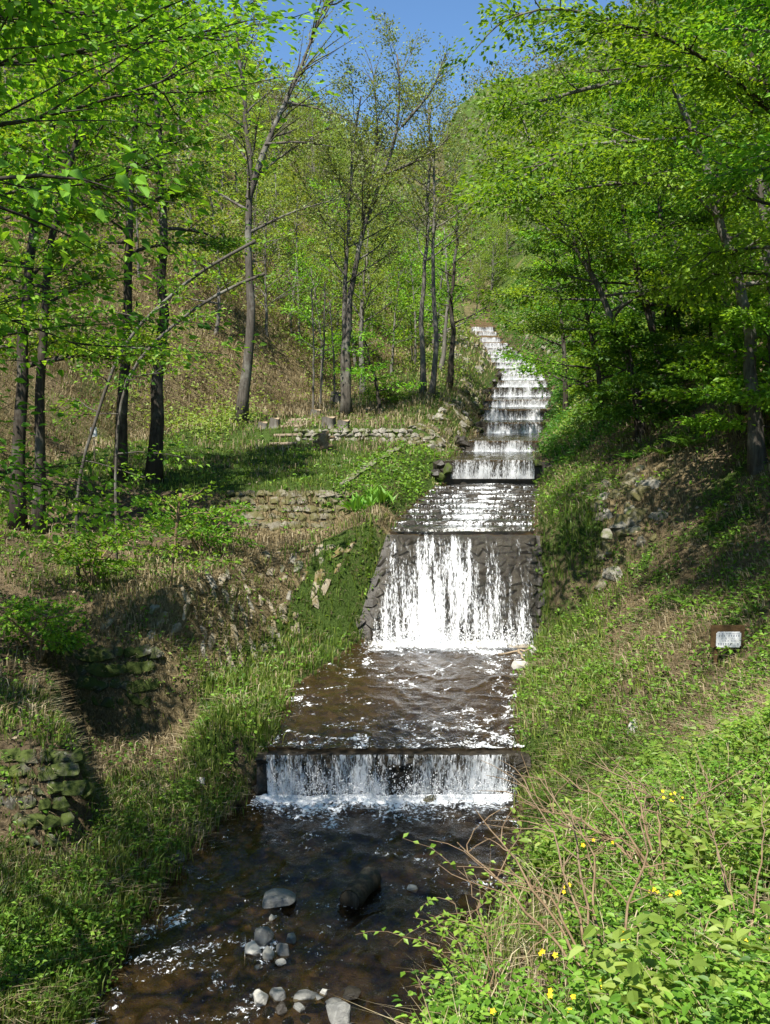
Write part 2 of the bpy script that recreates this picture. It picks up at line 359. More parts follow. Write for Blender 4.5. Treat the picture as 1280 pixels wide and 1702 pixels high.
# water edges as control stations
WE = [(2, -3.3, -1.0, -0.2), (4, -3.3, -0.5, -0.18), (6, -3.3, 0.1, -0.15), (8, -3.3, 0.9, -0.12), (10.3, -3.27, 1.6, -0.09), (12, -3.2, 1.9, -0.06),
      (13.2, -3.1, 2.05, -0.04), (14.2, -2.95, 2.15, -0.02), (16.72, -2.35, 2.32, 0.0), (17.0, -2.05, 2.36, 0.72), (19, -2.0, 2.6, 0.80), (19.5, -1.95, 2.68, 0.81), (20.5, -1.9, 2.85, 0.84),
      (24.55, -0.5, 3.8, 0.95), (26.15, 0.16, 4.0, 3.5), (28.1, 0.4, 4.35, 3.66), (28.8, 0.55, 4.45, 3.70), (33, 1.45, 5.15, 4.0), (35.85, 2.2, 5.55, 4.12)]
NW = len(WE)
for k, (Y, zb, zt, xl, xr) in enumerate(ST):
    WE.append((Y + 0.5, xl, xr, zt))
    if k + 1 < len(ST): WE.append((ST[k + 1][0] + 0.15, ST[k + 1][3], ST[k + 1][4], ST[k + 1][1]))
zt = ST[-1][2]
WE += [(140, 11.5, 14.5, zt + 1.5), (170, 11, 14, 31), (220, 11, 14, 44), (300, 12, 15, 84), (420, 12, 15, 100)]
WEa = np.array(WE)

def left_of(Y):
    i = lambda c: np.interp(Y, WEa[:, 0], WEa[:, c]); return i(1), i(2), i(3)
# control points left of the water: 0 far, 1, 2 hill, 3 hill foot, 4 terrace, 5 bank top, 6 foot of that face, 7 floor, 8 berm, 9 edge
LEFT = {
    2: [(-150, 100), (-40, 28), (-18, 10), (-11, 4.5), (-7, 2.4), (-5, 1.2), (-4.6, .8), (-4.2, .5), (-3.8, .2)],
    10.3: [(-150, 100), (-40, 28), (-17, 9.5), (-10, 3.2), (-6.8, 1.5), (-5.2, .75), (-4.7, .55), (-4.2, .4), (-3.75, .25)],
    13.2: [(-150, 102), (-40, 28), (-17, 9.5), (-10.5, 3.2), (-7.5, 1.1), (-5.3, .6), (-4.8, .5), (-4.3, .4), (-3.7, .25)],
    14.3: [(-150, 104), (-40, 28), (-17, 9.5), (-10.5, 3.3), (-7.5, 1.85), (-4.65, 1.6), (-4.25, .4), (-3.9, .3), (-3.5, .22)],
    16.4: [(-150, 105), (-40, 29), (-17, 9.6), (-10.5, 3.4), (-8, 2.05), (-5.7, 1.75), (-5.2, .2), (-4.0, .15), (-3.1, .2)],
    17.0: [(-150, 106), (-40, 29), (-17.5, 9.7), (-10.5, 3.4), (-8, 2.1), (-5.9, 1.8), (-5.4, .18), (-3.8, .15), (-3.1, 1.0)],
    19.0: [(-150, 108), (-40, 30), (-18, 9.8), (-10.5, 3.5), (-8.2, 2.2), (-6.7, 1.9), (-6.3, .15), (-4.0, .25), (-3.25, 1.05)],
    19.5: [(-150, 108), (-40, 30), (-18, 9.9), (-10.5, 3.5), (-8.2, 2.3), (-6.7, 2.05), (-5.4, 2.15), (-4.6, 2.0), (-3.5, 1.05)],
    20.5: [(-150, 109), (-40, 30), (-18, 10), (-10.5, 3.6), (-7.4, 2.75), (-4.5, 2.95), (-4.15, 2.2), (-3.8, 1.5), (-3.4, 1.05)],
    24: [(-150, 110), (-40, 31), (-18.5, 11), (-10.8, 4.0), (-6.4, 3.2), (-3.4, 3.05), (-2.9, 2.35), (-2.4, 1.7), (-2.0, 1.25)],
    26: [(-150, 111), (-41, 32), (-19, 12), (-11, 4.4), (-6.4, 3.45), (-2.8, 3.2), (-1.7, 3.25), (-0.9, 3.6), (-0.35, 3.8)],
    27.2: [(-150, 112), (-42, 33), (-19, 12.4), (-11, 4.7), (-6.4, 3.65), (-3.6, 3.3), (-1.6, 3.35), (-0.7, 3.75), (-0.2, 3.95)],
    28.7: [(-150, 113), (-42, 33), (-19, 12.7), (-11, 5.1), (-6.4, 4.4), (-2.8, 4.45), (-1.3, 4.45), (-0.3, 4.35), (0.1, 4.15)],
    33: [(-150, 114), (-42, 34), (-18.5, 13), (-10.5, 5.6), (-6, 5.0), (-1.6, 4.95), (-0.3, 5.0), (0.6, 4.7), (1.1, 4.35)],
    35.5: [(-150, 114), (-42, 34), (-18, 13), (-10, 5.8), (-5.6, 5.2), (-0.8, 5.2), (0.4, 5.25), (1.2, 4.9), (1.75, 4.5)],
    38.6: [(-150, 115), (-41, 34), (-17.5, 13), (-9.5, 6.05), (-6, 5.5), (-0.5, 5.5), (0.8, 5.5), (1.7, 5.35), (2.3, 5.2)],
    39.3: [(-150, 115), (-41, 34), (-17.3, 13), (-9.3, 6.15), (-6, 5.95), (-0.2, 6.05), (1.2, 6.05), (1.9, 5.75), (2.4, 5.3)],
    44: [(-150, 116), (-40, 34), (-15, 12.6), (-8.2, 6.4), (-5, 6.3), (-0.5, 6.35), (1.3, 6.4), (2.4, 6.0), (3.0, 5.4)],
    50: [(-150, 118), (-44, 38), (-14, 13.3), (-5.5, 7.0), (-3.5, 6.9), (0.0, 7.0), (2.0, 7.3), (3.4, 6.8), (4.1, 6.0)],
    60: [(-150, 122), (-45, 44), (-13, 17.0), (-2.5, 8.3), (-1.0, 8.2), (1.5, 8.5), (3.2, 8.6), (4.6, 7.8), (5.4, 7.0)],
    72: [(-150, 128), (-45, 50), (-12, 20.0), (-0.5, 10.0), (0.8, 10.0), (3.0, 10.4), (5.0, 10.3), (6.2, 9.6), (7.0, 8.9)],
    90: [(-150, 134), (-45, 58), (-10, 26), (2.0, 13.8), (3.4, 13.4), (5.6, 13.4), (7.2, 13.0), (8.6, 12.4), (9.4, 11.9)],
    110: [(-150, 138), (-45, 63), (-9.5, 31), (3.0, 17.4), (4.6, 16.8), (6.8, 16.4), (8.2, 16.0), (9.5, 15.4), (10.3, 14.9)],
    131: [(-150, 140), (-45, 68), (-9, 37), (4.0, 22), (5.5, 20.6), (7.6, 19.6), (9.0, 19.0), (10.2, 18.6), (10.9, 18.2)],
    170: [(-150, 142), (-45, 80), (-10, 47), (5, 34), (6.5, 33), (8, 32.5), (9, 32), (10, 31.6), (10.6, 31.3)],
    220: [(-150, 140), (-60, 88), (-12, 60), (4, 50), (6, 48), (8, 46.5), (9, 46), (10, 45), (10.6, 44.5)],
    300: [(-150, 112), (-80, 104), (-25, 92), (-3, 85), (2, 84), (6, 84), (8, 84), (10, 84), (11, 84)],
    420: [(-150, 100)] + [(-80, 98), (-25, 98), (-3, 98), (2, 99), (6, 99), (8, 99), (10, 100), (11, 100)],
}
# right of the water: berm, slope, slope, hill, far
RIGHT = {
    2: [(-.3, 4.2), (1.5, 4.95), (6, 6.5), (20, 14), (170, 95)],
    4: [(.15, 3.75), (1.6, 4.15), (6, 5.8), (20, 14), (170, 95)],
    6: [(.6, 3.2), (2.0, 3.7), (6.5, 5.6), (21, 15), (170, 95)],
    8: [(1.5, 3.15), (3.1, 3.65), (7, 5.6), (22, 16), (170, 95)],
    12: [(2.5, 1.0), (4.0, 2.3), (7, 4.2), (23, 17), (170, 96)],
    16.5: [(3.1, .9), (5.2, 2.3), (8.5, 4.6), (24, 18), (170, 97)],
    17.0: [(3.1, 1.2), (5.2, 2.35), (8.5, 4.6), (24, 18), (170, 97)],
    20: [(4.3, 1.5), (6.4, 2.8), (9, 4.7), (26, 20), (170, 98)],
    24: [(4.7, 1.6), (6.6, 3.3), (9.5, 5.6), (27, 22), (170, 99)],
    26: [(4.8, 3.95), (7.3, 4.9), (10.2, 6.6), (28, 24), (170, 100)],
    30: [(5.3, 4.3), (8, 5.9), (11, 8), (29, 26), (170, 101)],
    35.5: [(6.3, 4.9), (9.2, 6.9), (13, 9.8), (32, 30), (170, 102)],
    46: [(8.0, 5.9), (11.5, 8.5), (16, 12), (35, 32), (170, 106)],
    60: [(11.0, 7.6), (14.5, 10.2), (19, 14), (38, 36), (170, 112)],
    72: [(13.2, 9.6), (16.5, 12.0), (21.5, 16), (42, 40), (170, 116)],
    90: [(15.0, 12.4), (18, 15.0), (23, 19.5), (44, 44), (170, 122)],
    131: [(15.6, 19.0), (18.5, 22.0), (24, 28), (46, 54), (170, 132)],
    170: [(14.8, 32), (18, 36), (25, 43), (50, 70), (170, 138)],
    220: [(15, 45.5), (19, 50), (28, 59), (60, 92), (170, 140)],
    300: [(16, 86), (22, 97), (32, 104), (70, 116), (170, 140)],
    420: [(16, 100), (22, 101), (32, 102), (70, 105), (170, 120)],
}
def table(D):
    ks = sorted(D); return np.array(ks, float), np.array([D[k] for k in ks], float)
LY, LV = table(LEFT); RY, RV = table(RIGHT)
def ctrl(Y):
    """cross-section of the valley at Y: x and z control points"""
    xl, xr, zw = left_of(Y)
    lx = [np.interp(Y, LY, LV[:, k, 0]) for k in range(9)]; lz = [np.interp(Y, LY, LV[:, k, 1]) for k in range(9)]
    rx = [np.interp(Y, RY, RV[:, k, 0]) for k in range(5)]; rz = [np.interp(Y, RY, RV[:, k, 1]) for k in range(5)]
    lx[8] = min(lx[8], xl - 0.12); lz[8] = max(lz[8], zw + 0.05) if Y > 17 else lz[8]
    for k in range(7, -1, -1): lx[k] = min(lx[k], lx[k + 1] - 0.05)
    rx[0] = max(rx[0], xr + 0.12); rz[0] = max(rz[0], zw + 0.15)
    for k in range(1, 5): rx[k] = max(rx[k], rx[k - 1] + 0.05); rz[k] = max(rz[k], rz[k - 1])
    bd = 0.17 if Y < 25 else 0.12
    X = lx + [xl - 0.02, xl + 0.25, xr - 0.25, xr + 0.02] + rx
    Z = lz + [zw + 0.03, zw - bd, zw - bd, zw + 0.03] + rz
    return np.array(X), np.array(Z)

ys = list(np.arange(-4, 2.01, .3))
while ys[-1] < 420: ys.append(ys[-1] + max(0.12, 0.0085 * ys[-1]))
YS = np.array(ys)
xc = np.concatenate([np.arange(-9, 17, 0.125)])
ext = [0.125]
while sum(ext) < 165: ext.append(ext[-1] * 1.07)
e = np.cumsum(ext)
XS = np.concatenate([-9 - e[::-1], xc, xc[-1] + e])
GZ = np.zeros((len(YS), len(XS))); DL = GZ.copy(); DR = GZ.copy(); TF = GZ.copy()
for i, Y in enumerate(YS):
    X, Z = ctrl(Y)
    GZ[i] = np.interp(XS, X, Z); xl, xr, zw = left_of(Y)
    DL[i] = xl - XS; DR[i] = XS - xr
XX, YY = np.meshgrid(XS, YS)
DW = np.maximum(DL, DR)                                   # distance outside the water
amp = sstep(0.0, 1.2, DW)
GZ += amp * (0.10 * fbm(XX * 1.1, YY * 1.1, 3) + 0.06 * fbm(XX * 3.1, YY * 3.1, 9))
GZ += sstep(6, 16, DW) * sstep(22, 60, YY) * (1.3 * fbm(XX * 0.13, YY * 0.13, 21) + 0.4 * fbm(XX * .5, YY * .5, 5))
GZ += sstep(90, 200, YY) * 3.0 * fbm(XX * 0.03, YY * 0.03, 31)
inb = DW < 0
GZ += np.where(inb, 0.05 * fbm(XX * 2.6, YY * 2.6, 14) + 0.04 * fbm(XX * 6, YY * 6, 15), 0)

def surf(x, y):
    x, y = np.asarray(x, float), np.asarray(y, float)
    i = np.clip(np.searchsorted(YS, y) - 1, 0, len(YS) - 2); j = np.clip(np.searchsorted(XS, x) - 1, 0, len(XS) - 2)
    fy = np.clip((y - YS[i]) / (YS[i + 1] - YS[i]), 0, 1); fx = np.clip((x - XS[j]) / (XS[j + 1] - XS[j]), 0, 1)
    return (GZ[i, j] * (1 - fx) + GZ[i, j + 1] * fx) * (1 - fy) + (GZ[i + 1, j] * (1 - fx) + GZ[i + 1, j + 1] * fx) * fy
def snorm(x, y, h=0.15):
    a = np.stack([-(surf(x + h, y) - surf(x - h, y)) / (2 * h), -(surf(x, y + h) - surf(x, y - h)) / (2 * h), np.ones_like(np.asarray(x, float))], -1)
    return unit(a)
def dists(x, y):
    xl = np.interp(y, WEa[:, 0], WEa[:, 1]); xr = np.interp(y, WEa[:, 0], WEa[:, 2]); return xl - x, x - xr

def cover_weights(x, y):
    """how much of each kind of growth stands at a place: green grass, dry grass, herbs, dead leaves"""
    dl, dr = dists(x, y); n1 = fbm(x * 0.55, y * 0.55, 41); n2 = fbm(x * 0.22, y * 0.22, 52); n3 = fbm(x * 1.6, y * 1.6, 61)
    z = np.zeros_like(x)
    L_ = dl > 0; R_ = dr > 0
    g = z.copy(); s = z.copy(); h = z.copy(); t = z.copy()
    # left bank
    berm = L_ & (y > 16.6) & (y < 26) & (dl < 1.7 + 0.3 * n1)
    g = np.where(berm, 0.75 + .4 * n3, g); s = np.where(berm, 0.35 + 0.4 * n3, s); h = np.where(berm, 0.25 + 0.5 * n1, h)
    face = L_ & (y > 17) & (y < 28.6) & ~berm
    s = np.where(face, 1.0 + 0.2 * n3, s); g = np.where(face, 0.08 + 0.5 * n1, g); h = np.where(face, 0.12 + 0.5 * n3, h)
    deep = L_ & (y > 14) & (y < 30) & (dl > 4.2)
    t = np.where(deep, 0.7, t); s = np.where(deep, 0.15 + .3 * n3, s); g = np.where(deep, 0.25 + 0.8 * n1, g); h = np.where(deep, 0.12 + 0.5 * n3, h)
    low = L_ & (y <= 17)
    h = np.where(low, 0.3 + 0.7 * n1, h); g = np.where(low, 0.6 + 0.5 * n3, g); s = np.where(low, 0.38 - 0.4 * n1, s); t = np.where(low, 0.25, t)
    wall = L_ & (y > 12.9) & (y < 14.6) & (x < -4.3)
    h = np.where(wall, .12, h); g = np.where(wall, .15, g); s = np.where(wall, .25, s)
    ter = L_ & (y >= 28.6) & (y < 46) & (dl < 11)
    g = np.where(ter, 0.85 + 0.4 * n1, g); s = np.where(ter, 0.08 - 0.4 * n1, s); t = np.where(ter, 0.3 - 0.3 * n1, t); h = np.where(ter, 0.1 + 0.3 * n3, h)
    slo = L_ & (y >= 28) & (y < 38) & (dl < 2.2)
    h = np.where(slo, 1.0, h); g = np.where(slo, 0.6, g)
    hill = L_ & (y >= 28.6) & ((dl >= 11) | (y >= 46))
    s = np.where(hill, 0.75 + 0.5 * n1, s); t = np.where(hill, 0.35, t); g = np.where(hill, 0.25 - 0.6 * n2 + 0.3 * n1, g)
    bank = L_ & (y >= 40) & (y < 128) & (dl < 7.0 - sstep(70, 128, y) * 3)
    g = np.where(bank, 0.9 + 0.4 * n1, g); s = np.where(bank, 0.25 - 0.4 * n1, s)
    # right bank
    nearr = R_ & (y < 10.5)
    h = np.where(nearr, 0.45 + 0.9 * n1, h); g = np.where(nearr, 0.25, g); t = np.where(nearr, 0.6, t); s = np.where(nearr, 0.2, s)
    rb = R_ & (y >= 10.5) & (y < 36) & (dr < 1.7 + 0.3 * n1)
    g = np.where(rb, 0.62 + .5 * n3, g); s = np.where(rb, 0.45 + 0.6 * n3 + .3 * n1, s); h = np.where(rb, 0.42 + .5 * n1, h)
    rs = R_ & (y >= 10.5) & (dr >= 1.7 + 0.3 * n1)
    s = np.where(rs, 0.45 + 0.7 * n1, s); h = np.where(rs, 0.35 + 0.9 * n3, h); t = np.where(rs, 0.55 - 0.4 * n1, t); g = np.where(rs, 0.16 - 0.4 * n1, g)
    return [np.clip(q, 0, 1) for q in (g, s, h, t)]
wg, ws, wh, wt = cover_weights(XX.ravel(), YY.ravel())
far = sstep(60, 130, YY.ravel())
gb = MB()
n0, n1 = GZ.shape
idx = np.arange(n0 * n1).reshape(n0, n1)
gb.add(np.stack([XX, YY, GZ], -1), np.stack([idx[:-1, :-1], idx[:-1, 1:], idx[1:, 1:], idx[1:, :-1]], -1).reshape(-1, 4))
ground = gb.build('ground', M['ground'], extra={
    'grass': np.clip(np.maximum(wg, wh) * (1 - 0.35 * far) + 0.45 * far, 0, 1), 'straw': np.clip(ws, 0, 1), 'bed': sstep(0.12, -0.05, DW.ravel()) * (YY.ravel() < 140)})
tag(ground, 'valley floor and wooded slopes of soil, grass and dead leaves', 'ground', kind='structure')

# ------------------------------------------------------------------ water
def water_strip(name, y0, y1, label, foamf, parent=None, nx=90, res=0.07, ripple=0.03, z_of=None, over=0.12):
    n = max(6, int((y1 - y0) / res)); yy = np.linspace(y0, y1, n); V = []; UV = []; FO = []
    u = np.linspace(0, 1, nx)
    for y in yy:
        xl, xr, zw = left_of(y)
        if z_of: zw = z_of(y)
        x = xl - over + (xr - xl + 2 * over) * u
        V.append(np.stack([x, np.full(nx, y), np.full(nx, zw)], -1))
    V = np.array(V); x, y = V[..., 0], V[..., 1]
    w = fbm(x * 2.3 + 3, y * 1.6, 71, 4); w2 = 1 - np.abs(fbm(x * 1.7, y * 1.1 + 0.6 * fbm(x * .8, y * .8, 5), 77, 3)) * 3
    V[..., 2] += ripple * w + ripple * 0.9 * np.clip(w2, 0, 1) ** 2
    i = np.arange(n * nx).reshape(n, nx)
    mb = MB(); mb.add(V, np.stack([i[:-1, :-1], i[:-1, 1:], i[1:, 1:], i[1:, :-1]], -1).reshape(-1, 4))
    fo = foamf(x, y, u[None, :] + 0 * x)
    o = mb.build(name, M['water'], parent, extra={'foam': fo.ravel()}, uv=np.stack([x, y, 0 * x], -1))
    if label: tag(o, label, 'water', kind='structure')
    return o
def streaks(x, y, seed, f=1.6, width=0.1):
    r = np.abs(fbm(x * f + 0.7 * fbm(x * .9, y * .9, seed + 3), y * f * 0.8, seed, 3)); return np.clip(1 - r / width, 0, 1)
def foam_low(x, y, u):
    d = 16.55 - y; edge = 0.95 * np.exp(-np.maximum(d, 0) * 2.6) * sstep(0.02, 0.1, u) * sstep(1.0, 0.9, u)
    f = 0.18 + edge + 0.26 * streaks(x, y, 5) * sstep(5, 0.5, d) + 0.34 * streaks(x, y, 8, 0.9, 0.14) * sstep(0.2, .8, fbm(x * .5, y * .35, 19) * .5 + .5)
    left = sstep(-0.6, -2.4, x) * sstep(14.2, 11.6, y) * (streaks(x, y, 63, 1.3, 0.22) * .8 + .2 * sstep(0.4, 0.7, fbm(x * 1.3, y * 1.1, 33) * .5 + .5))
    return np.clip(f + 0.36 * left, 0, 1.3)
def foam_mid(x, y, u):
    d = 24.1 - y; edge = 0.9 * np.exp(-np.maximum(d, 0) * 2.2) * sstep(0.02, 0.2, u) * sstep(0.97, 0.75, u)
    f = 0.18 + edge + 0.30 * streaks(x, y, 15, 1.1, 0.10) + 0.22 * streaks(x, y, 25, 2.3, 0.12)
    lip = 0.16 * sstep(17.9, 17.0, y)
    return np.clip(f + lip, 0, 1.3)
water_strip('stream', -3.5, 16.62, 'dark shallow stream below the lowest fall', foam_low, res=0.07, nx=120, ripple=0.05, z_of=lambda y: float(np.interp(y, [-4, 16.5], [-.25, 0.0])))
water_strip('stream', 16.92, 24.25, 'brown shallow pool between the low fall and the tall fall', foam_mid, res=0.06, nx=100, z_of=lambda y: float(np.interp(y, [16.9, 24.3], [.73, .96])))

# rocks: angular hulls, shared by every wall
def hull_mesh(name, mat, seed, n=16, flat=1.0, smooth=False):
    rr = random.Random(seed); bm = bmesh.new()
    for k in range(n):
        v = Vector((rr.gauss(0, 1), rr.gauss(0, 1), rr.gauss(0, 1))).normalized()
        m = max(abs(v.x), abs(v.y), abs(v.z)); v = v * (0.6 + 0.4 / max(m, .55)) * rr.uniform(0.82, 1.05) * 0.5
        bm.verts.new((v.x, v.y, v.z * flat))
    r = bmesh.ops.convex_hull(bm, input=bm.verts)
    bmesh.ops.delete(bm, geom=[g for g in r['geom_interior'] if isinstance(g, bmesh.types.BMVert)], context='VERTS')
    me = bpy.data.meshes.new(name); bm.to_mesh(me); bm.free(); me.materials.append(mat)
    for p in me.polygons: p.use_smooth = smooth
    return me
def hulls(key, k=7, n=16): return [hull_mesh('stone', M[key], 100 * k + i * 3 + len(key), n) for i in range(k)]
HULL = {k: hulls(k) for k in ('stone_dry', 'stone_moss', 'stone_dark', 'stone_wet', 'stone_tan')}
def put_stone(parent, key, p, nrm, sx, sy, sz, name='stone', spin=None):
    o = bpy.data.objects.new(name, random.choice(HULL[key])); COL.objects.link(o)
    if parent: o.parent = parent
    q = Vector(nrm).to_track_quat('Z', 'Y') @ Quaternion((0, 0, 1), random.uniform(-0.3, 0.3) if spin is None else spin)
    o.rotation_mode = 'QUATERNION'; o.rotation_quaternion = q; o.location = Vector(p) - (parent.location if parent else Vector())
    o.scale = (sx, sy, sz); return o

def curtain(parent, y, zb, zt, xl, xr, lean, foamf, nv=14, dens=22, bulge=0.10, name='falling_water'):
    nu = int((xr - xl) * dens); u = np.linspace(0, 1, nu); v = np.linspace(0, 1, nv)
    U, Vv = np.meshgrid(u, v); x = xl + (xr - xl) * U
    yy = y + lean * (1 - Vv) - bulge * np.sin(np.clip(1 - Vv, 0, 1) * 1.6) - 0.06 * vnoise(x * 5, Vv * 1.3, 5) - 0.04 * vnoise(x * 14, Vv * 3, 8)
    yy = yy + (Vv == 1) * 0.02
    z = zb + (zt - zb) * Vv
    z = z + np.where(Vv > 0.99, 0.02, 0)
    # the lip runs back onto the tread
    i = np.arange(nv * nu).reshape(nv, nu); mb = MB()
    mb.add(np.stack([x, yy, z], -1), np.stack([i[:-1, :-1], i[:-1, 1:], i[1:, 1:], i[1:, :-1]], -1).reshape(-1, 4))
    return mb.build(name, M['fall'], parent, extra={'foam': foamf(x, U, 1 - Vv).ravel()}, uv=np.stack([x, (zt - z) + 1.7 * y, 0 * x], -1))
def wall_box(name, x0, x1, y0, y1, z0, z1, mat, parent, jag=0.03, nx=24, nz=4):
    """a rough wall: front, top and ends, the top uneven"""
    mb = MB(); x = np.linspace(x0, x1, nx); j = jag * (vnoise(x * 2.2, x * 0 + z1, 6) - 0.5) * 2
    zs = np.linspace(0, 1, nz)
    V = [np.stack([x, y0 + jag * (vnoise(x * 3, x * 0 + q * 5 + y0, 7) - .5) * 2, z0 + (z1 + j - z0) * q], -1) for q in zs]
    V.append(np.stack([x, np.full(nx, y1), z1 + j], -1)); V.append(np.stack([x, np.full(nx, y1), np.full(nx, z0)], -1))
    V = np.array(V); n = len(V); i = np.arange(n * nx).reshape(n, nx)
    mb.add(V, np.stack([i[:-1, :-1], i[:-1, 1:], i[1:, 1:], i[1:, :-1]], -1).reshape(-1, 4))
    mb.f.setdefault(n, []).append(np.array([i[:, 0][::-1]])); mb.f.setdefault(n, []).append(np.array([i[:, -1]]))
    return mb.build(name, mat, parent, smooth=False)
def droplets(name, y, zb, xl, xr, n, spread, hgt, size, parent):
    x = RNG.uniform(xl, xr, n); yy = y - np.abs(RNG.normal(0, spread, n)); z = zb + np.abs(RNG.normal(0, hgt, n))
    s = size * RNG.uniform(0.4, 1.4, n)
    t = np.array([[1, 1, 1], [-1, -1, 1], [-1, 1, -1], [1, -1, -1]]) * 0.6
    V = np.stack([x, yy, z], -1)[:, None, :] + t[None] * s[:, None, None] * np.array([1, 1, 1.5])
    b = np.arange(n)[:, None] * 4; mb = MB()
    mb.add(V.reshape(-1, 3), np.concatenate([b + [[0, 1, 2]], b + [[0, 2, 3]], b + [[0, 3, 1]], b + [[1, 3, 2]]]))
    o = mb.build(name, M['spray'], parent); o['kind'] = 'stuff'; return o
def m_white(name):
    m, nt, out = newmat(name); p = N(nt, 'BsdfPrincipled'); c = ramp(nt, noise(nt, 3, 2, .5, wpos(nt)), [(0, (0.78, 0.8, 0.83)), (1, (0.9, 0.9, 0.9))])
    L(nt, c, p.inputs['Base Color']); p.inputs['Roughness'].default_value = 0.3; L(nt, p.outputs[0], out.inputs[0]); return m
M['spray'] = m_white('water_spray')

# the lowest fall
w1 = thing('waterfall', 'low wide waterfall over dark stones between grassy banks', 'waterfall')
wall_box('weir_wall', -2.25, 2.55, 16.72, 17.3, -0.3, 0.66, M['stone_wet'], w1, 0.05, 40, 6)
for k in range(46):
    x = random.uniform(-2.2, 2.5); z = random.uniform(0.0, 0.62)
    put_stone(w1, 'stone_wet', (x, 16.72 + random.uniform(-.03, .04), z), (0, -1, 0.2), random.uniform(.22, .4), random.uniform(.18, .3), .16)
curtain(w1, 16.52, -0.02, 0.74, -2.05, 2.30, 0.28, lambda x, U, t: 0.42 + 0.20 * t + 0.12 * fbm(x * 2.1, x * 0, 3) - 0.25 * (np.abs(x - 0.22) < 0.16) * (t > .2) - 0.3 * sstep(0.93, 1.0, U), dens=30, nv=16)
droplets('spray', 16.45, 0.02, -2.0, 2.2, 2600, 0.10, 0.24, 0.011, w1)
# the tall fall over the boulder apron
w2 = thing('waterfall', 'tall white waterfall sheeting down a dark boulder apron', 'waterfall')
mb = MB(); nx, nv = 60, 20
U, Vv = np.meshgrid(np.linspace(0, 1, nx), np.linspace(0, 1, nv))
xl_ = -0.9 + Vv * 0.95; xr_ = 4.6 - Vv * 0.45
xx = xl_ + (xr_ - xl_) * U; yy = 24.25 + Vv * 1.75; zz = 0.7 + Vv * 2.72 + 0.06 * fbm(xx * 3, Vv * 5, 2)
i = np.arange(nv * nx).reshape(nv, nx)
mb.add(np.stack([xx, yy, zz], -1), np.stack([i[:-1, :-1], i[:-1, 1:], i[1:, 1:], i[1:, :-1]], -1).reshape(-1, 4)); mb.build('apron', M['stone_wet'], w2)
for r in range(11):
    v = (r + 0.5) / 11
    n = 15
    for c in range(n):
        u = (c + 0.5 + 0.5 * (r % 2) + random.uniform(-.2, .2)) / (n + 0.5)
        x = (-0.95 + v) + ((4.55 - .45 * v) - (-0.95 + v)) * u
        put_stone(w2, 'stone_wet', (x, 24.22 + v * 1.75, 0.70 + v * 2.68), (0, -0.84, 0.54), random.uniform(.3, .46), random.uniform(.24, .36), random.uniform(.10, .18), spin=random.uniform(-1.5, 1.5))
def foam_tall(x, U, t):
    c = 0.30 * np.exp(-((U - 0.38) / 0.20) ** 2) + 0.17 + 0.22 * fbm(x * 1.9, x * 0 + 0.3, 13) + 0.12 * fbm(x * 5.5, t * 1.5, 17)
    c = c - 0.10 * np.exp(-((U - 0.66) / 0.04) ** 2) + 0.02 * sstep(0.7, 0.95, U)
    return c + 0.20 * t - 0.28 * sstep(0.10, 0.0, t) - 0.2 * sstep(0.93, 1.0, U) - 0.15 * sstep(0.06, 0.0, U) + 0.25 * sstep(.93, 1, t)
nu, nv = 150, 36
U, Vv = np.meshgrid(np.linspace(0, 1, nu), np.linspace(0, 1.32, nv))
vq = np.minimum(Vv, 1.0)
xa = -0.48 + vq * 0.62; xb = 3.72 + vq * 0.25; xx = xa + (xb - xa) * U
yy = 24.02 + Vv * 1.75 - 0.14 * vnoise(xx * 4, vq * 4, 12) - 0.06 * vnoise(xx * 12, vq * 9, 9) - 0.05
zz = 0.88 + vq * 2.68 + np.clip(Vv - 1, 0, 1) * .06
mb = MB(); i = np.arange(nv * nu).reshape(nv, nu)
mb.add(np.stack([xx, yy, zz], -1), np.stack([i[:-1, :-1], i[:-1, 1:], i[1:, 1:], i[1:, :-1]], -1).reshape(-1, 4))
mb.build('falling_water', M['fall'], w2, extra={'foam': foam_tall(xx, U, 1 - vq).ravel()}, uv=np.stack([xx, -Vv * 3.1, 0 * xx], -1))
droplets('spray', 23.98, 0.98, -0.3, 3.6, 1800, 0.12, 0.22, 0.014, w2)

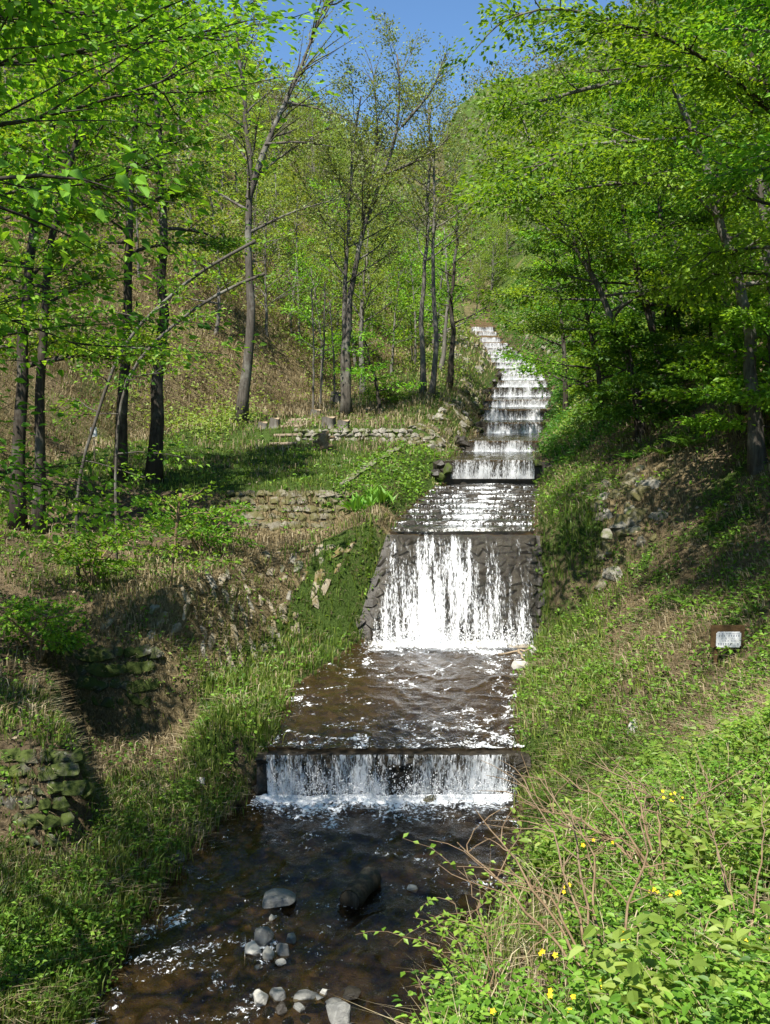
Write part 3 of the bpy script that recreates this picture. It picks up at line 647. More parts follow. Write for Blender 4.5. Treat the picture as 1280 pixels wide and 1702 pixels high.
# the riffle of low sills above it
nsill = 9
sy = np.linspace(26.3, 35.2, nsill + 1)
sz = np.linspace(3.52, 4.16, nsill + 1)
ORD = ['first', 'second', 'third', 'fourth', 'fifth', 'sixth', 'seventh', 'eighth', 'ninth', 'tenth', 'eleventh', 'twelfth', 'thirteenth', 'fourteenth', 'fifteenth', 'sixteenth', 'seventeenth', 'eighteenth']
for k in range(nsill):
    y0, y1 = sy[k], sy[k + 1]; xl, xr, _ = left_of(y0)
    t = thing('stone_sill', f'{ORD[k]} low stone sill in the riffle above the tall fall, counted upstream', 'sill', group='low sills of the riffle')
    wall_box('sill_wall', xl - .1, xr + .1, y0 + 0.02, y0 + 0.4, sz[k] - 0.35, sz[k] + 0.03, M['stone_wet'], t, 0.025, 30, 3)
    for q in range(12):
        put_stone(t, 'stone_wet', (random.uniform(xl, xr), y0 + random.uniform(0.0, 0.3), sz[k] - 0.0 + random.uniform(-.03, .02)), (0, -.3, 1), random.uniform(.25, .5), random.uniform(.2, .35), .14)
    za, zb_ = sz[k] + 0.04, sz[k] + 0.055
    def ff(x, y, u, y0=y0, y1=y1):
        c = np.exp(-((u - 0.5) / 0.2) ** 2)
        return 0.14 + 0.24 * c + 0.20 * sstep(y1 - 0.25, y1, y) + 0.26 * sstep(y0 + 0.3, y0, y) + 0.16 * streaks(x, y, 44, 2.0, 0.12) + 0.12 * fbm(x * 3, y * 2, 8)
    water_strip('tread_water', y0 - 0.05, y1 - 0.02, None, ff, t, nx=70, res=0.08, ripple=0.02, z_of=lambda y, za=za, zb_=zb_, y0=y0, y1=y1: za + (zb_ - za) * (y - y0) / (y1 - y0) - 0.07 * (y < y0), over=0.05)

# the long flight of steps
for k, (Y, zb, zt, xl, xr) in enumerate(ST):
    t = thing('cascade_step', f'{ORD[k]} step with white falling water, counted up from the riffle', 'cascade step', group='steps of the stone water staircase')
    wall_box('step_wall', xl - .5, xr + .5, Y, Y + 0.7, zb - 0.4, zt - 0.05, M['stone_wet'], t, 0.03, 30, 4)
    ml, mr = (0.45, 0.25) if k in (1, 2) else (0.12, 0.12)
    base = 0.44 if k in (3, 5) else 0.60 if k > 5 else 0.54
    curtain(t, Y - 0.16, zb - 0.02, zt + 0.02, xl + ml, xr - mr, 0.15, lambda x, U, q, b=base, s=k: b - 0.16 + 0.34 * q + 0.16 * fbm(x * 1.3, x * 0 + s * 3.1, 3) - 0.22 * sstep(0.06, 0, U) - 0.25 * sstep(0.93, 1, U), nv=8, dens=10 if k > 4 else 16, bulge=0.05)
    y1 = ST[k + 1][0] + 0.05 if k + 1 < len(ST) else Y + 7; zend = ST[k + 1][1] if k + 1 < len(ST) else zt + .1
    def ff(x, y, u, Y=Y, y1=y1): return 0.22 + 0.45 * sstep(y1 - 0.6, y1 - 0.1, y) + 0.25 * streaks(x, y, 54, 1.4, 0.1) + 0.1 * sstep(Y + .8, Y, y)
    water_strip('tread_water', Y - 0.06, y1, None, ff, t, nx=36, res=0.22, ripple=0.02, z_of=lambda y, a=zt + .02, b=zend + .02, Y=Y, y1=y1: a + (b - a) * (y - Y) / (y1 - Y), over=0.03)
    if k < 8:
        for sd, xe in ((-1, xl), (1, xr)):
            for q in range(7 if k < 4 else 4):
                put_stone(t, 'stone_wet' if random.random() < .6 else 'stone_dark', (xe + sd * random.uniform(-.05, .55), Y + random.uniform(-1.2, 0.5), zb + random.uniform(0, 0.55)), (0.1 * sd, -.5, .8), random.uniform(.3, .6), random.uniform(.3, .5), random.uniform(.25, .4))

# ------------------------------------------------------------------ stone walls of the left bank
def face_wall(name, label, key, y0, y1, ia, ib, ny, nz, size, over=0.0, base=True):
    """stones laid on the face between two lines of the bank's cross-section"""
    t = thing(name, label, 'stone wall')
    for a in range(ny):
        for b in range(nz):
            y = y0 + (y1 - y0) * (a + 0.5 + 0.5 * (b % 2) + random.uniform(-.25, .25)) / ny
            X, Z = ctrl(y); f = (b + 0.5 + random.uniform(-.2, .2)) / nz * (ib - ia) + ia
            x = np.interp(f, np.arange(len(X)), X); z = float(surf(x, y)); nr = snorm(np.array([x]), np.array([y]), 0.2)[0]
            s = size * random.uniform(.75, 1.25)
            put_stone(t, key if random.random() < .75 else 'stone_dry', (x, y, z + 0.0), nr, s * random.uniform(1.0, 1.7), s * .7, s * random.uniform(.22, .4), spin=random.uniform(-.4, .4) + 0.9)
    return t
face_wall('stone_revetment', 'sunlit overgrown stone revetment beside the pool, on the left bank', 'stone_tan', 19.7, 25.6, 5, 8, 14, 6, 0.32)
def front_wall(name, label, key, y_of, x0, x1, z0f, z1f, nx, nz, size, nrm=(0, -.9, .35), proud=0.0):
    t = thing(name, label, 'stone wall')
    for a in range(nx):
        for b in range(nz):
            fx = (a + 0.5 + 0.5 * (b % 2) + random.uniform(-.2, .2)) / (nx + .5); x = x0 + (x1 - x0) * fx
            fz = (b + 0.5 + random.uniform(-.12, .12)) / nz; z = z0f(x) + (z1f(x) - z0f(x)) * fz
            s = size * random.uniform(.8, 1.2)
            put_stone(t, key, (x, y_of(x, fz) - proud, z), nrm, s * random.uniform(1.0, 1.45), s * .85, s * .55)
    return t
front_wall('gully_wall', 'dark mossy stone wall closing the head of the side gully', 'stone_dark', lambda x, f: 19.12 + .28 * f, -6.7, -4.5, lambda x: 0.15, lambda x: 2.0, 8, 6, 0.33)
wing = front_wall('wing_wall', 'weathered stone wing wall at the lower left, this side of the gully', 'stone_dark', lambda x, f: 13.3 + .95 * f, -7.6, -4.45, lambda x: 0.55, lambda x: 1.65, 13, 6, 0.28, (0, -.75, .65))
for a in range(13):
    for b in range(5):
        y = 14.3 + (a + .5 * (b % 2)) * 4.6 / 13; X, Z = ctrl(y); f = (b + .5) / 5; x = X[6] + (X[5] - X[6]) * f
        put_stone(wing, 'stone_dark', (x, y, Z[6] + (Z[5] - Z[6]) * f), (.95, 0, .3), random.uniform(.32, .48), random.uniform(.26, .36), .2)
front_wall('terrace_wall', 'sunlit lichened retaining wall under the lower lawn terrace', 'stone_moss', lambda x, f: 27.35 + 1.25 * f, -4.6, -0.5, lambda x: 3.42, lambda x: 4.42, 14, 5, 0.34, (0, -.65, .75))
front_wall('terrace_wall', 'low rubble wall at the foot of the upper lawn terrace', 'stone_dry', lambda x, f: 38.7 + .4 * f, -3.6, 1.3, lambda x: 5.55, lambda x: 6.05, 17, 3, 0.27)
# the corner of the upper wall by the steps and the rubble banks along them
def rubble(name, label, key, n, fn, size):
    t = thing(name, label, 'stone bank')
    for k in range(n):
        x, y = fn(); z = float(surf(x, y)); nr = snorm(np.array([x]), np.array([y]), .3)[0]; s = size * random.uniform(.6, 1.35)
        put_stone(t, key if random.random() < .7 else 'stone_dry', (x, y, z + .02), nr, s * random.uniform(1, 1.4), s, s * .7)
    return t
def beside(side, y0, y1, d0, d1):
    def f():
        y = random.uniform(y0, y1); xl, xr, _ = left_of(y); d = random.uniform(d0, d1); return (xl - d, y) if side < 0 else (xr + d, y)
    return f
rubble('stone_corner', 'mossy rubble corner where the upper lawn meets the water steps', 'stone_moss', 60, lambda: (random.uniform(0.9, 2.5), random.uniform(38.4, 40.5)), 0.32)
rubble('stone_bank', 'pale rubble bank left of the middle steps', 'stone_moss', 70, beside(-1, 41, 70, 0.1, 1.5), 0.45)
rubble('stone_bank', 'pale rubble bank beside the upper steps, on the right', 'stone_dry', 90, beside(1, 72, 125, 0.2, 4.5), 0.75)
rubble('stone_bank', 'scattered stones on the grassy ledges left of the upper steps', 'stone_dry', 70, beside(-1, 70, 125, 0.4, 5), 0.65)
rubble('rock_outcrop', 'brown rock outcrop on the right bank above the tall fall', 'stone_moss', 46, lambda: (random.uniform(5.2, 7.2), random.uniform(24.2, 27.6)), 0.42)
rubble('rock_outcrop', 'golden mossy outcrop on the right bank beside the middle steps', 'stone_moss', 24, lambda: (random.uniform(9.2, 11.0), random.uniform(44, 51)), 0.7)
# weathered kerb along the lower lawn
mb = MB(); P = []
for q in np.linspace(0, 1, 20):
    y = 29.2 + 7.2 * q; x = -1.25 + 1.75 * q; P.append((x, y, float(surf(x, y)) + 0.0 + .03 * math.sin(q * 40)))
P = np.array(P)
V = np.concatenate([P + [-.13, 0, -.25], P + [-.13, 0, .08], P + [.1, 0, .07], P + [.16, 0, -.45]]); n = len(P); i = np.arange(4 * n).reshape(4, n)
mb.add(V, np.stack([i[:-1, :-1], i[:-1, 1:], i[1:, 1:], i[1:, :-1]], -1).reshape(-1, 4)); mb.f.setdefault(4, []).append(np.array([i[::-1, 0], i[:, -1]]))
tag(mb.build('kerb_wall', M['concrete'], smooth=False), 'straight weathered kerb along the edge of the lower lawn', 'kerb')

# ------------------------------------------------------------------ trees
def smooth_path(P, n):
    P = np.asarray(P, float); d = np.r_[0, np.cumsum(np.linalg.norm(np.diff(P, axis=0), axis=1))]; t = np.linspace(0, d[-1], n)
    Q = np.stack([np.interp(t, d, P[:, k]) for k in range(3)], 1)
    for _ in range(2): Q[1:-1] = 0.25 * Q[:-2] + 0.5 * Q[1:-1] + 0.25 * Q[2:]
    return Q
def limb_path(p, az, el, length, rr, curve=0.0, n=7, wob=0.12):
    d = np.array([math.cos(az) * math.cos(el), math.sin(az) * math.cos(el), math.sin(el)]); P = [np.array(p, float)]
    for k in range(n - 1):
        d = d + np.array([rr.gauss(0, wob), rr.gauss(0, wob), rr.gauss(0, wob * .6) + curve / n]); d /= np.linalg.norm(d)
        P.append(P[-1] + d * length / (n - 1))
    return np.array(P)
def grow(wood, crown, path, r0, r1, seed, limbs=14, start=0.4, llen=3.0, el=(0.5, 0.9), sub=8, per=16, leaf=0.10, droop=-0.2,
         spray=0.30, flat=0.10, extra=(), fork=0, twigs=True, taper_up=0.5, up=0.8, az=None, trunk_sides=9, limb_out=None, fine=False):
    """trunk along path, limbs off it, side branches off those and sprays of leaves on the side branches"""
    rr = random.Random(seed); rg = np.random.default_rng(seed)
    P = smooth_path(path, 16); n = len(P); t = np.linspace(0, 1, n)
    rad = r0 + (r1 - r0) * t ** 0.8; rad[0] *= 1.35; rad[1] *= 1.08
    P[1:-1, :2] += rg.normal(0, r0 * 0.18, (n - 2, 2))
    tube(wood, P, rad, trunk_sides)
    LB = []
    for k in range(limbs):
        f = start + (1 - start) * ((k + rr.random()) / limbs); p = np.array([np.interp(f, t, P[:, q]) for q in range(3)])
        a = (k * 2.4 + rr.uniform(-.5, .5)) if az is None else rr.gauss(az[0], az[1])
        q = (f - start) / (1 - start + 1e-6); ln = llen * (1 - taper_up * q) * rr.uniform(.7, 1.2)
        LB.append((limb_path(p, a, el[0] + (el[1] - el[0]) * q + rr.gauss(0, .12), ln, rr, droop), max(0.014, np.interp(f, t, rad) * 0.5), ln))
    for e_ in extra:
        Q = smooth_path(e_[0], 10); LB.append((Q, e_[1], np.linalg.norm(Q[-1] - Q[0])))
    C, D, Nn, S, Va = [], [], [], [], []
    for Q, rb, ln in LB:
        m = len(Q); wood_ = wood
        if limb_out is not None: wood_ = MB(); limb_out.append(wood_)
        tube(wood_, Q, np.linspace(rb, max(0.006, rb * .16), m), 5, cap=False)
        for s in range(max(2, int(sub * (0.5 + ln / max(llen, .1) * .5)))):
            u = rr.uniform(0.22, 1.0); p = np.array([np.interp(u * (m - 1), np.arange(m), Q[:, q]) for q in range(3)])
            i0 = min(int(u * (m - 1)), m - 2); d = Q[i0 + 1] - Q[i0]; base = math.atan2(d[1], d[0]); side = rr.choice((-1, 1))
            sl = ln * rr.uniform(.22, .48) * (1.15 - .5 * u)
            B = limb_path(p, base + side * rr.uniform(.35, 1.15), rr.gauss(0.06, .22) + 0.55 * math.atan2(d[2], math.hypot(d[0], d[1])), sl, rr, droop * .5, 5, .16)
            if twigs: tube(wood_, B, np.linspace(max(.006, rb * .3), .003, 5), 3, cap=False)
            if per <= 0: continue
            k = rg.poisson(per * (0.4 + sl / (llen * .4))); 
            if k == 0: continue
            w = rg.uniform(0.1, 1.08, k); c = np.stack([np.interp(w * 4, np.arange(5), B[:, q]) for q in range(3)], 1)
            off = rg.normal(0, 1, (k, 3)) * np.array([spray, spray, flat]) * (0.35 + .65 * min(1.5, sl)); c = c + off
            bd = unit((B[-1] - B[0])[None, :]); dd = unit(off + bd * 0.5 + rg.normal(0, .25, (k, 3))); dd[:, 2] -= 0.15
            C.append(c); D.append(dd); Nn.append(unit(rg.normal(0, .38, (k, 3)) + np.array([0, 0, up]))); S.append(leaf * rg.uniform(.6, 1.3, k))
            Va.append(np.clip(rg.normal(0.5, .17, k) + rr.gauss(0, .24), 0, 1))
    if C: leaves(crown, np.concatenate(C), np.concatenate(D), np.concatenate(Nn), np.concatenate(S), np.concatenate(Va), fine=fine)
    return P
def pixpath(pts, Y, dy=0.0):
    """trunk through photo points at about Y metres ahead; its foot set into the ground"""
    n = len(pts); P = [at(px, py, Y + dy * k / max(1, n - 1)) for k, (px, py) in enumerate(pts)]
    b = P[0]; z = float(surf(b[0], b[1])); 
    out = [np.array([b[0], b[1], z - 0.15])] + [p for p in P if p[2] > z + 0.6]
    return np.array(out)
def tree(name, label, paths, Y, r0, leafm, barkm, dy=0.0, group=None, seed=1, world_path=None, **kw):
    P = [pixpath(p, Y, dy) for p in paths] if world_path is None else [np.array(q, float) for q in world_path]
    base = P[0][0].copy(); t = thing(name, label, 'tree', base, group)
    wood, crown = MB(), MB(); ex = kw.pop('extra', ()); limbs_ = []
    for k, q in enumerate(P):
        grow(wood, crown, q - base, r0 if k == 0 else r0 * .8, 0.035, seed + k * 7, extra=[(np.array(e[0]) - base, e[1]) for e in ex] if k == 0 else (), limb_out=limbs_, **kw)
    tk = wood.build('trunk', M[barkm], t)
    for b_ in limbs_: b_.build('limb', M[barkm], tk)
    if crown.n: crown.build('crown', M[leafm], t, smooth=False)
    return t
BEECH = dict(limbs=19, start=0.28, llen=4.4, el=(0.2, 0.7), sub=11, per=72, leaf=0.13, droop=-0.25, spray=0.27, flat=0.055)
SPARSE = dict(limbs=18, start=0.42, llen=4.4, el=(0.55, 1.0), sub=20, per=15, leaf=0.13, droop=0.2, spray=0.22, flat=0.16)
MIDL = dict(limbs=14, start=0.3, llen=2.8, el=(0.2, 0.7), sub=8, per=24, leaf=0.125, droop=-.15, spray=0.28, flat=0.08)
P = lambda px, py, Y: at(px, py, Y)
# left bank
tree('leafy_tree', 'big leafy tree at the left edge whose boughs reach over the stream', None, 9, .24, 'leaf', 'bark_dark', seed=3,
     world_path=[[(-6.0, 6.2, 1.2), (-5.9, 6.2, 5), (-5.6, 6.4, 9), (-4.9, 6.6, 12.5), (-4.4, 6.8, 14.5)]], limbs=17, start=.5, llen=4.2, el=(.15, .8), sub=15, per=66, leaf=.095, fine=True, droop=-.2, spray=.30, flat=.08,
     extra=[([(-4.9, 6.6, 12.2), (-3.6, 6.9, 13.4), (-2.0, 7.0, 14.2), (-0.2, 7.0, 14.6)], .06), ([(-4.9, 6.5, 11.8), (-3.4, 5.0, 13), (-1.8, 4.6, 13.6), (0.2, 4.6, 14)], .06), ([(-5.0, 6.5, 11.5), (-3.8, 6.2, 12.2), (-2.6, 5.9, 12.5), (-1.4, 5.6, 12.6)], .07), ([(-5.2, 6.5, 10.8), (-4.0, 5.0, 11.6), (-2.8, 4.4, 12.2), (-1.6, 3.8, 12.4)], .07), ([(-4.8, 6.6, 12.5), (-3.6, 7.4, 12.8), (-2.4, 7.9, 13.0), (-1.2, 8.2, 13.2)], .06), ([(-5.3, 6.5, 10), (-4.2, 7.6, 10.6), (-3.4, 8.6, 10.9), (-2.6, 9.6, 11.2)], .06), ([(-5.6, 6.4, 8.2), P(20, 215, 10.5), P(200, 160, 11.5), P(330, 115, 12)], .05), ([(-5.6, 6.4, 9), P(-20, 130, 10.5), P(170, 70, 11), P(390, 60, 12)], .05),
            ([(-5.5, 6.4, 9.6), P(0, 40, 11), P(150, 10, 12), P(300, 20, 13)], .05), ([(-5.8, 6.3, 6.9), P(-10, 330, 11), P(120, 270, 12), P(240, 330, 12.5)], .04),
            ([(-5.8, 6.3, 5.9), P(-30, 480, 11.5), P(70, 560, 12), P(190, 600, 12.5)], .035), ([(-5.9, 6.2, 5.2), P(-30, 760, 11.5), P(40, 800, 12), P(150, 840, 12.5)], .035)])
tree('leafy_tree', 'grey double-stemmed tree in front of the others at the left edge', [[(25, 770), (42, 500), (60, 330), (95, 150), (120, -100)], [(62, 780), (80, 420), (120, 250), (170, 120), (200, -40)]], 24.5, .2, 'leaf', 'bark_dark', seed=13, **dict(BEECH, llen=2.9, per=60, limbs=17))
tree('leafy_tree', 'straight dark tree with leafy boughs, left one of the close pair on the left', [[(197, 800), (208, 600), (212, 450), (222, 250), (235, 60), (240, -80)]], 29, .2, 'leaf_deep', 'bark_dark', seed=23, **dict(BEECH, llen=2.3, per=38, start=.42))
tree('leafy_tree', 'straight dark tree with a bare lower stem, right one of the close pair', [[(254, 800), (268, 560), (272, 350), (262, 200), (255, 60), (250, -80)]], 29.5, .24, 'leaf', 'bark_dark', seed=33, **dict(BEECH, llen=2.3, per=34, start=.48))
tree('slender_tree', 'thin leaning tree with long slanting stems before the close pair', [[(125, 800), (165, 680), (205, 560), (330, 450), (425, 400)], [(190, 780), (205, 620), (290, 535), (400, 465), (440, 455)]], 22, .038, 'leaf', 'bark_mid', seed=43, limbs=9, start=.3, llen=1.6, el=(.1, .4), sub=6, per=16, leaf=.11)
tree('leafy_tree', 'leafy tree far left standing back beneath the hillside', [[(-60, 740), (-40, 500), (-20, 300), (0, 100)]], 27, .22, 'leaf', 'bark_dark', seed=53, **dict(BEECH, llen=4.2, per=26))
tree('leafy_tree', 'dark tree off the left edge shading the ground above the gully', None, 20, .22, 'leaf_deep', 'bark_dark', seed=63, world_path=[[(-9.6, 13.6, 3.0), (-9.5, 13.7, 7), (-9.2, 14.0, 10), (-9.0, 14.2, 13)]], **dict(BEECH, llen=3.6, per=70, start=.4))
tree('sparse_tree', 'tall grey tree just coming into leaf, alone at the foot of the hillside', [[(400, 712), (418, 560), (416, 420), (413, 300), (412, 180), (393, 60), (380, -60)], [(413, 330), (440, 240), (475, 170), (510, 85), (545, -10), (560, -60)]][:1], 43, .27, 'bud', 'bark_mid', seed=73,
     extra=[([P(413, 330, 43), P(440, 240, 43), P(475, 170, 43.4), P(512, 85, 44), P(545, -10, 44)], .17), ([P(440, 240, 43), P(500, 235, 43), P(560, 245, 43)], .07), ([P(475, 170, 43), P(530, 180, 43), P(580, 200, 42)], .06)], **SPARSE)
tree('sparse_tree', 'twin-stemmed grey tree with budding crown in the middle of the upper lawn', [[(580, 695), (576, 560), (588, 450), (602, 370), (640, 290), (668, 200), (660, 90)], [(570, 696), (571, 520), (577, 400), (583, 280), (600, 160)]], 46, .2, 'bud', 'bark_mid', seed=83,
     extra=[([P(640, 290, 46), P(700, 265, 46), P(760, 220, 46)], .08), ([P(668, 210, 46), P(720, 150, 46), P(740, 90, 46)], .08), ([P(602, 370, 46), P(630, 240, 46.5), P(620, 120, 47)], .09)], **dict(SPARSE, per=18, llen=3.8))
tree('leafy_tree', 'pale straight trunk left of the two by the third flight of steps', [[(703, 660), (700, 500), (709, 420), (712, 320), (715, 180)]], 53, .18, 'leaf_pale', 'bark_grey', seed=93, **dict(SPARSE, per=9, start=.45, leaf=.15))
tree('leafy_tree', 'pale curving trunk right of the two by the third flight of steps', [[(716, 672), (727, 560), (719, 430), (724, 300), (712, 180)]], 52, .17, 'leaf_pale', 'bark_grey', seed=103, **dict(SPARSE, per=9, start=.5, leaf=.15))
tree('leafy_tree', 'dark slim tree nearest to the steps on the upper lawn', [[(746, 637), (753, 560), (750, 480), (762, 400), (756, 280)]], 60, .2, 'leaf', 'bark_dark', seed=113, **dict(MIDL, per=16, leaf=.17, start=.3, llen=3.2))
tree('leafy_tree', 'grey slim tree behind the dark one nearest the steps', [[(733, 622), (740, 560), (745, 480), (738, 380)]], 66, .18, 'leaf', 'bark_grey', seed=123, **dict(MIDL, per=14, leaf=.18, llen=3.2))
tree('young_tree', 'small leaning tree with a low leafy crown right of the twin stems', [[(633, 693), (626, 640), (612, 590), (606, 560)]], 46.5, .11, 'leaf', 'bark_dark', seed=133, limbs=12, start=.3, llen=2.0, el=(.2, .5), sub=7, per=26, leaf=.13)
tree('young_tree', 'straight trunk behind the small leaning tree on the upper lawn', [[(604, 645), (601, 560), (606, 460), (612, 380)]], 55, .2, 'leaf_pale', 'bark_grey', seed=143, **dict(SPARSE, per=10, leaf=.15, llen=3.4))
for k, (a, lab) in enumerate((((520, 664, 518, 480), 'first'), ((531, 668, 540, 470), 'second'), ((556, 682, 548, 500), 'third'))):
    tree('sapling', f'{lab} thin bare sapling left of the twin-stemmed tree', [[(a[0], a[1]), ((a[0] + a[2]) / 2 + 3, (a[1] + a[3]) / 2), (a[2], a[3])]], 49 + k, .06, 'leaf_pale', 'bark_grey', group='thin saplings on the upper lawn', seed=150 + k * 11, limbs=8, start=.4, llen=1.6, el=(.5, .9), sub=5, per=6, leaf=.13)
tree('sapling', 'little green sapling on the shaded bank above the gully', [[(283, 985), (287, 930), (293, 880), (300, 820)]], 20.6, .022, 'leaf', 'bark_brown', seed=190, limbs=9, start=.3, llen=.9, el=(.1, .5), sub=6, per=15, leaf=.1, droop=-.1)
for k, (px, py, Y, lab) in enumerate(((60, 905, 18.5, 'low leafy shrub in the shade at the left edge'), (150, 900, 21, 'spreading low shrub under the close pair of trees'), (330, 860, 24, 'dark green shrub at the end of the shaded bank'), (640, 640, 50, 'round green shrub between the lawn trees'))):
    b = at(px, py, Y); z = float(surf(b[0], Y)); b[2] = z - .05
    t = thing('shrub', lab, 'shrub', b); wood, crown = MB(), MB()
    for q in range(6):
        a = q * 1.05 + k; pth = [(0, 0, 0), (.2 * math.cos(a), .2 * math.sin(a), .5), (.7 * math.cos(a), .7 * math.sin(a), 1.0), (1.1 * math.cos(a), 1.1 * math.sin(a), 1.15)]
        grow(wood, crown, np.array(pth) * random.uniform(.7, 1.2), .025, .008, 300 + k * 10 + q, limbs=5, start=.3, llen=.8, el=(.0, .3), sub=5, per=20, leaf=.1, spray=.22, flat=.07, trunk_sides=5)
    wood.build('stem', M['bark_brown'], t); crown.build('crown', M['leaf'], t, smooth=False)
# right bank
tree('leafy_tree', 'tall tree leaning over the stream, its boughs across the upper right', [[(1262, 745), (1245, 520), (1195, 340), (1120, 160), (1088, 50), (1080, -80)]], 24, .2, 'leaf', 'bark_mid', seed=203,
     extra=[([P(1110, 130, 24), P(1000, 138, 23.5), P(900, 170, 23), P(830, 178, 22)], .08), ([P(1090, 65, 24), P(980, 20, 23), P(880, 10, 22), P(830, 40, 22)], .07), ([P(1150, 230, 24), P(1040, 235, 22), P(950, 240, 21), P(860, 300, 20.5)], .07),
            ([P(1190, 330, 24), P(1080, 300, 22), P(960, 310, 21), P(840, 345, 20.5)], .06), ([P(1200, 360, 24), P(1240, 250, 20), P(1260, 130, 18), P(1280, 30, 17)], .06)], **dict(BEECH, llen=4.2, per=80, start=.36, limbs=24))
tree('leafy_tree', 'slanting tree with a pale trunk, first of the leaning trees over the steps', [[(1065, 665), (1032, 560), (985, 455), (940, 380), (900, 300), (870, 200)]], 31, .16, 'leaf', 'bark_mid', seed=213, **dict(BEECH, limbs=22, start=.28, per=84))
tree('leafy_tree', 'slanting tree right behind the first leaning one on the right slope', [[(1112, 645), (1085, 540), (1060, 470), (1038, 360), (1020, 230), (1010, 100)]], 32.5, .15, 'leaf_deep', 'bark_dark', seed=223, **dict(BEECH, start=.3))
tree('leafy_tree', 'dark slanting tree in the middle of the right-hand slope', [[(1150, 640), (1120, 520), (1100, 400), (1090, 260), (1085, 120)]], 34, .16, 'leaf', 'bark_dark', seed=233, **dict(BEECH, start=.3))
tree('leafy_tree', 'upright tree behind the slanting ones on the right-hand slope', [[(1207, 600), (1200, 460), (1192, 300), (1175, 120), (1170, 0)]], 37, .18, 'leaf_deep', 'bark_dark', seed=243, **dict(BEECH, start=.3))
tree('leafy_tree', 'tree at the right edge with dense bright foliage', [[(1290, 700), (1285, 500), (1265, 320), (1250, 150), (1240, -20)]], 28, .18, 'leaf', 'bark_mid', seed=253, **dict(BEECH, start=.3, per=84))
tree('leafy_tree', 'tree beyond the right edge whose low boughs hang into view', None, 20, .2, 'leaf', 'bark_dark', seed=263, world_path=[[(9.8, 18.0, 5.2), (9.0, 18.2, 8), (7.6, 18.5, 11), (6.4, 18.8, 14)]], extra=[([(7.2, 18.6, 12), (6.0, 18, 12.6), (4.8, 17.2, 12.9), (3.7, 16.6, 12.9)], .06), ([(7.0, 18.6, 12.6), (6.0, 19.4, 13.2), (5.0, 20, 13.4), (4.0, 20.4, 13.4)], .06)], **dict(BEECH, llen=3.6, start=.35, per=74))
tree('leafy_tree', 'tree standing on the near right slope, its crown in the top right corner', None, 14, .22, 'leaf', 'bark_grey', seed=268, world_path=[[(9.0, 11.8, 5.0), (8.5, 12, 8), (7.2, 12.5, 11), (5.8, 13.0, 13.5), (5.0, 13.4, 15.5)]], extra=[([(6.8, 12.6, 12), (5.6, 12, 12.6), (4.4, 11.5, 12.9), (3.2, 11, 13)], .06), ([(5.9, 13, 13.4), (5.2, 11.8, 13.6), (4.4, 10.6, 13.8), (3.6, 9.6, 13.8)], .06), ([(6.0, 13, 13), (5.0, 14, 13.6), (4.2, 15, 13.9), (3.6, 16, 14)], .06), ([(6.6, 12.7, 12), (6.2, 13.8, 12.6), (5.6, 15, 13), (5.0, 16.2, 13)], .06)], **dict(BEECH, llen=4.2, start=.42, per=92, leaf=.105, sub=12, fine=True))
tree('young_tree', 'low leafy tree at the stream side, lowest foliage on the right slope', [[(1000, 640), (985, 560), (965, 480), (950, 400)]], 37, .13, 'leaf', 'bark_dark', seed=273, **dict(MIDL, per=70, llen=3.4, start=.15, limbs=20))
tree('young_tree', 'leafy tree beside the middle steps, on their right', [[(940, 640), (935, 540), (925, 440), (915, 350)]], 50, .15, 'leaf', 'bark_dark', seed=283, **dict(MIDL, per=56, llen=3.8, start=.12, leaf=.17, limbs=18))
tree('young_tree', 'leafy tree just above the middle steps, behind the other stream-side ones', [[(975, 610), (965, 520), (955, 400), (950, 300)]], 56, .17, 'leaf_deep', 'bark_dark', seed=293, **dict(MIDL, per=52, llen=4.2, start=.15, leaf=.18, limbs=18))

for k, (px, Y, h, lab) in enumerate(((1060, 30.5, 3.2, 'bushy young tree hanging over the right bank beside the riffle'), (1230, 26, 3.2, 'bushy young tree low on the right slope towards the edge'),
        (1290, 24, 3.4, 'bushy young tree at the right edge under the tall leaning tree'), (1110, 34, 4.4, 'denser young tree behind the bushy ones on the right slope'), (1180, 33, 4.8, 'young tree between the dark trunks of the right slope'), (1005, 42, 3.4, 'bushy young tree on the right bank by the lowest steps'), (1000, 58, 4.0, 'round young tree on the right bank by the middle steps'), (970, 74, 4.2, 'round young tree on the right bank by the higher steps'))):
    c = at(px, 700, Y); c[2] = float(surf(c[0], Y)); lx = -.4
    tree('young_tree', lab, None, Y, .06, 'leaf' if k % 3 else 'leaf_deep', 'bark_dark', seed=600 + k * 9, world_path=[[(c[0], Y, c[2] - .1), (c[0] + lx * .4, Y - .1, c[2] + h * .5), (c[0] + lx, Y - .2, c[2] + h)]], **dict(MIDL, limbs=16, start=.16, llen=1.9, per=50, sub=9, leaf=.12 + .0012 * Y, el=(.1, .6)))
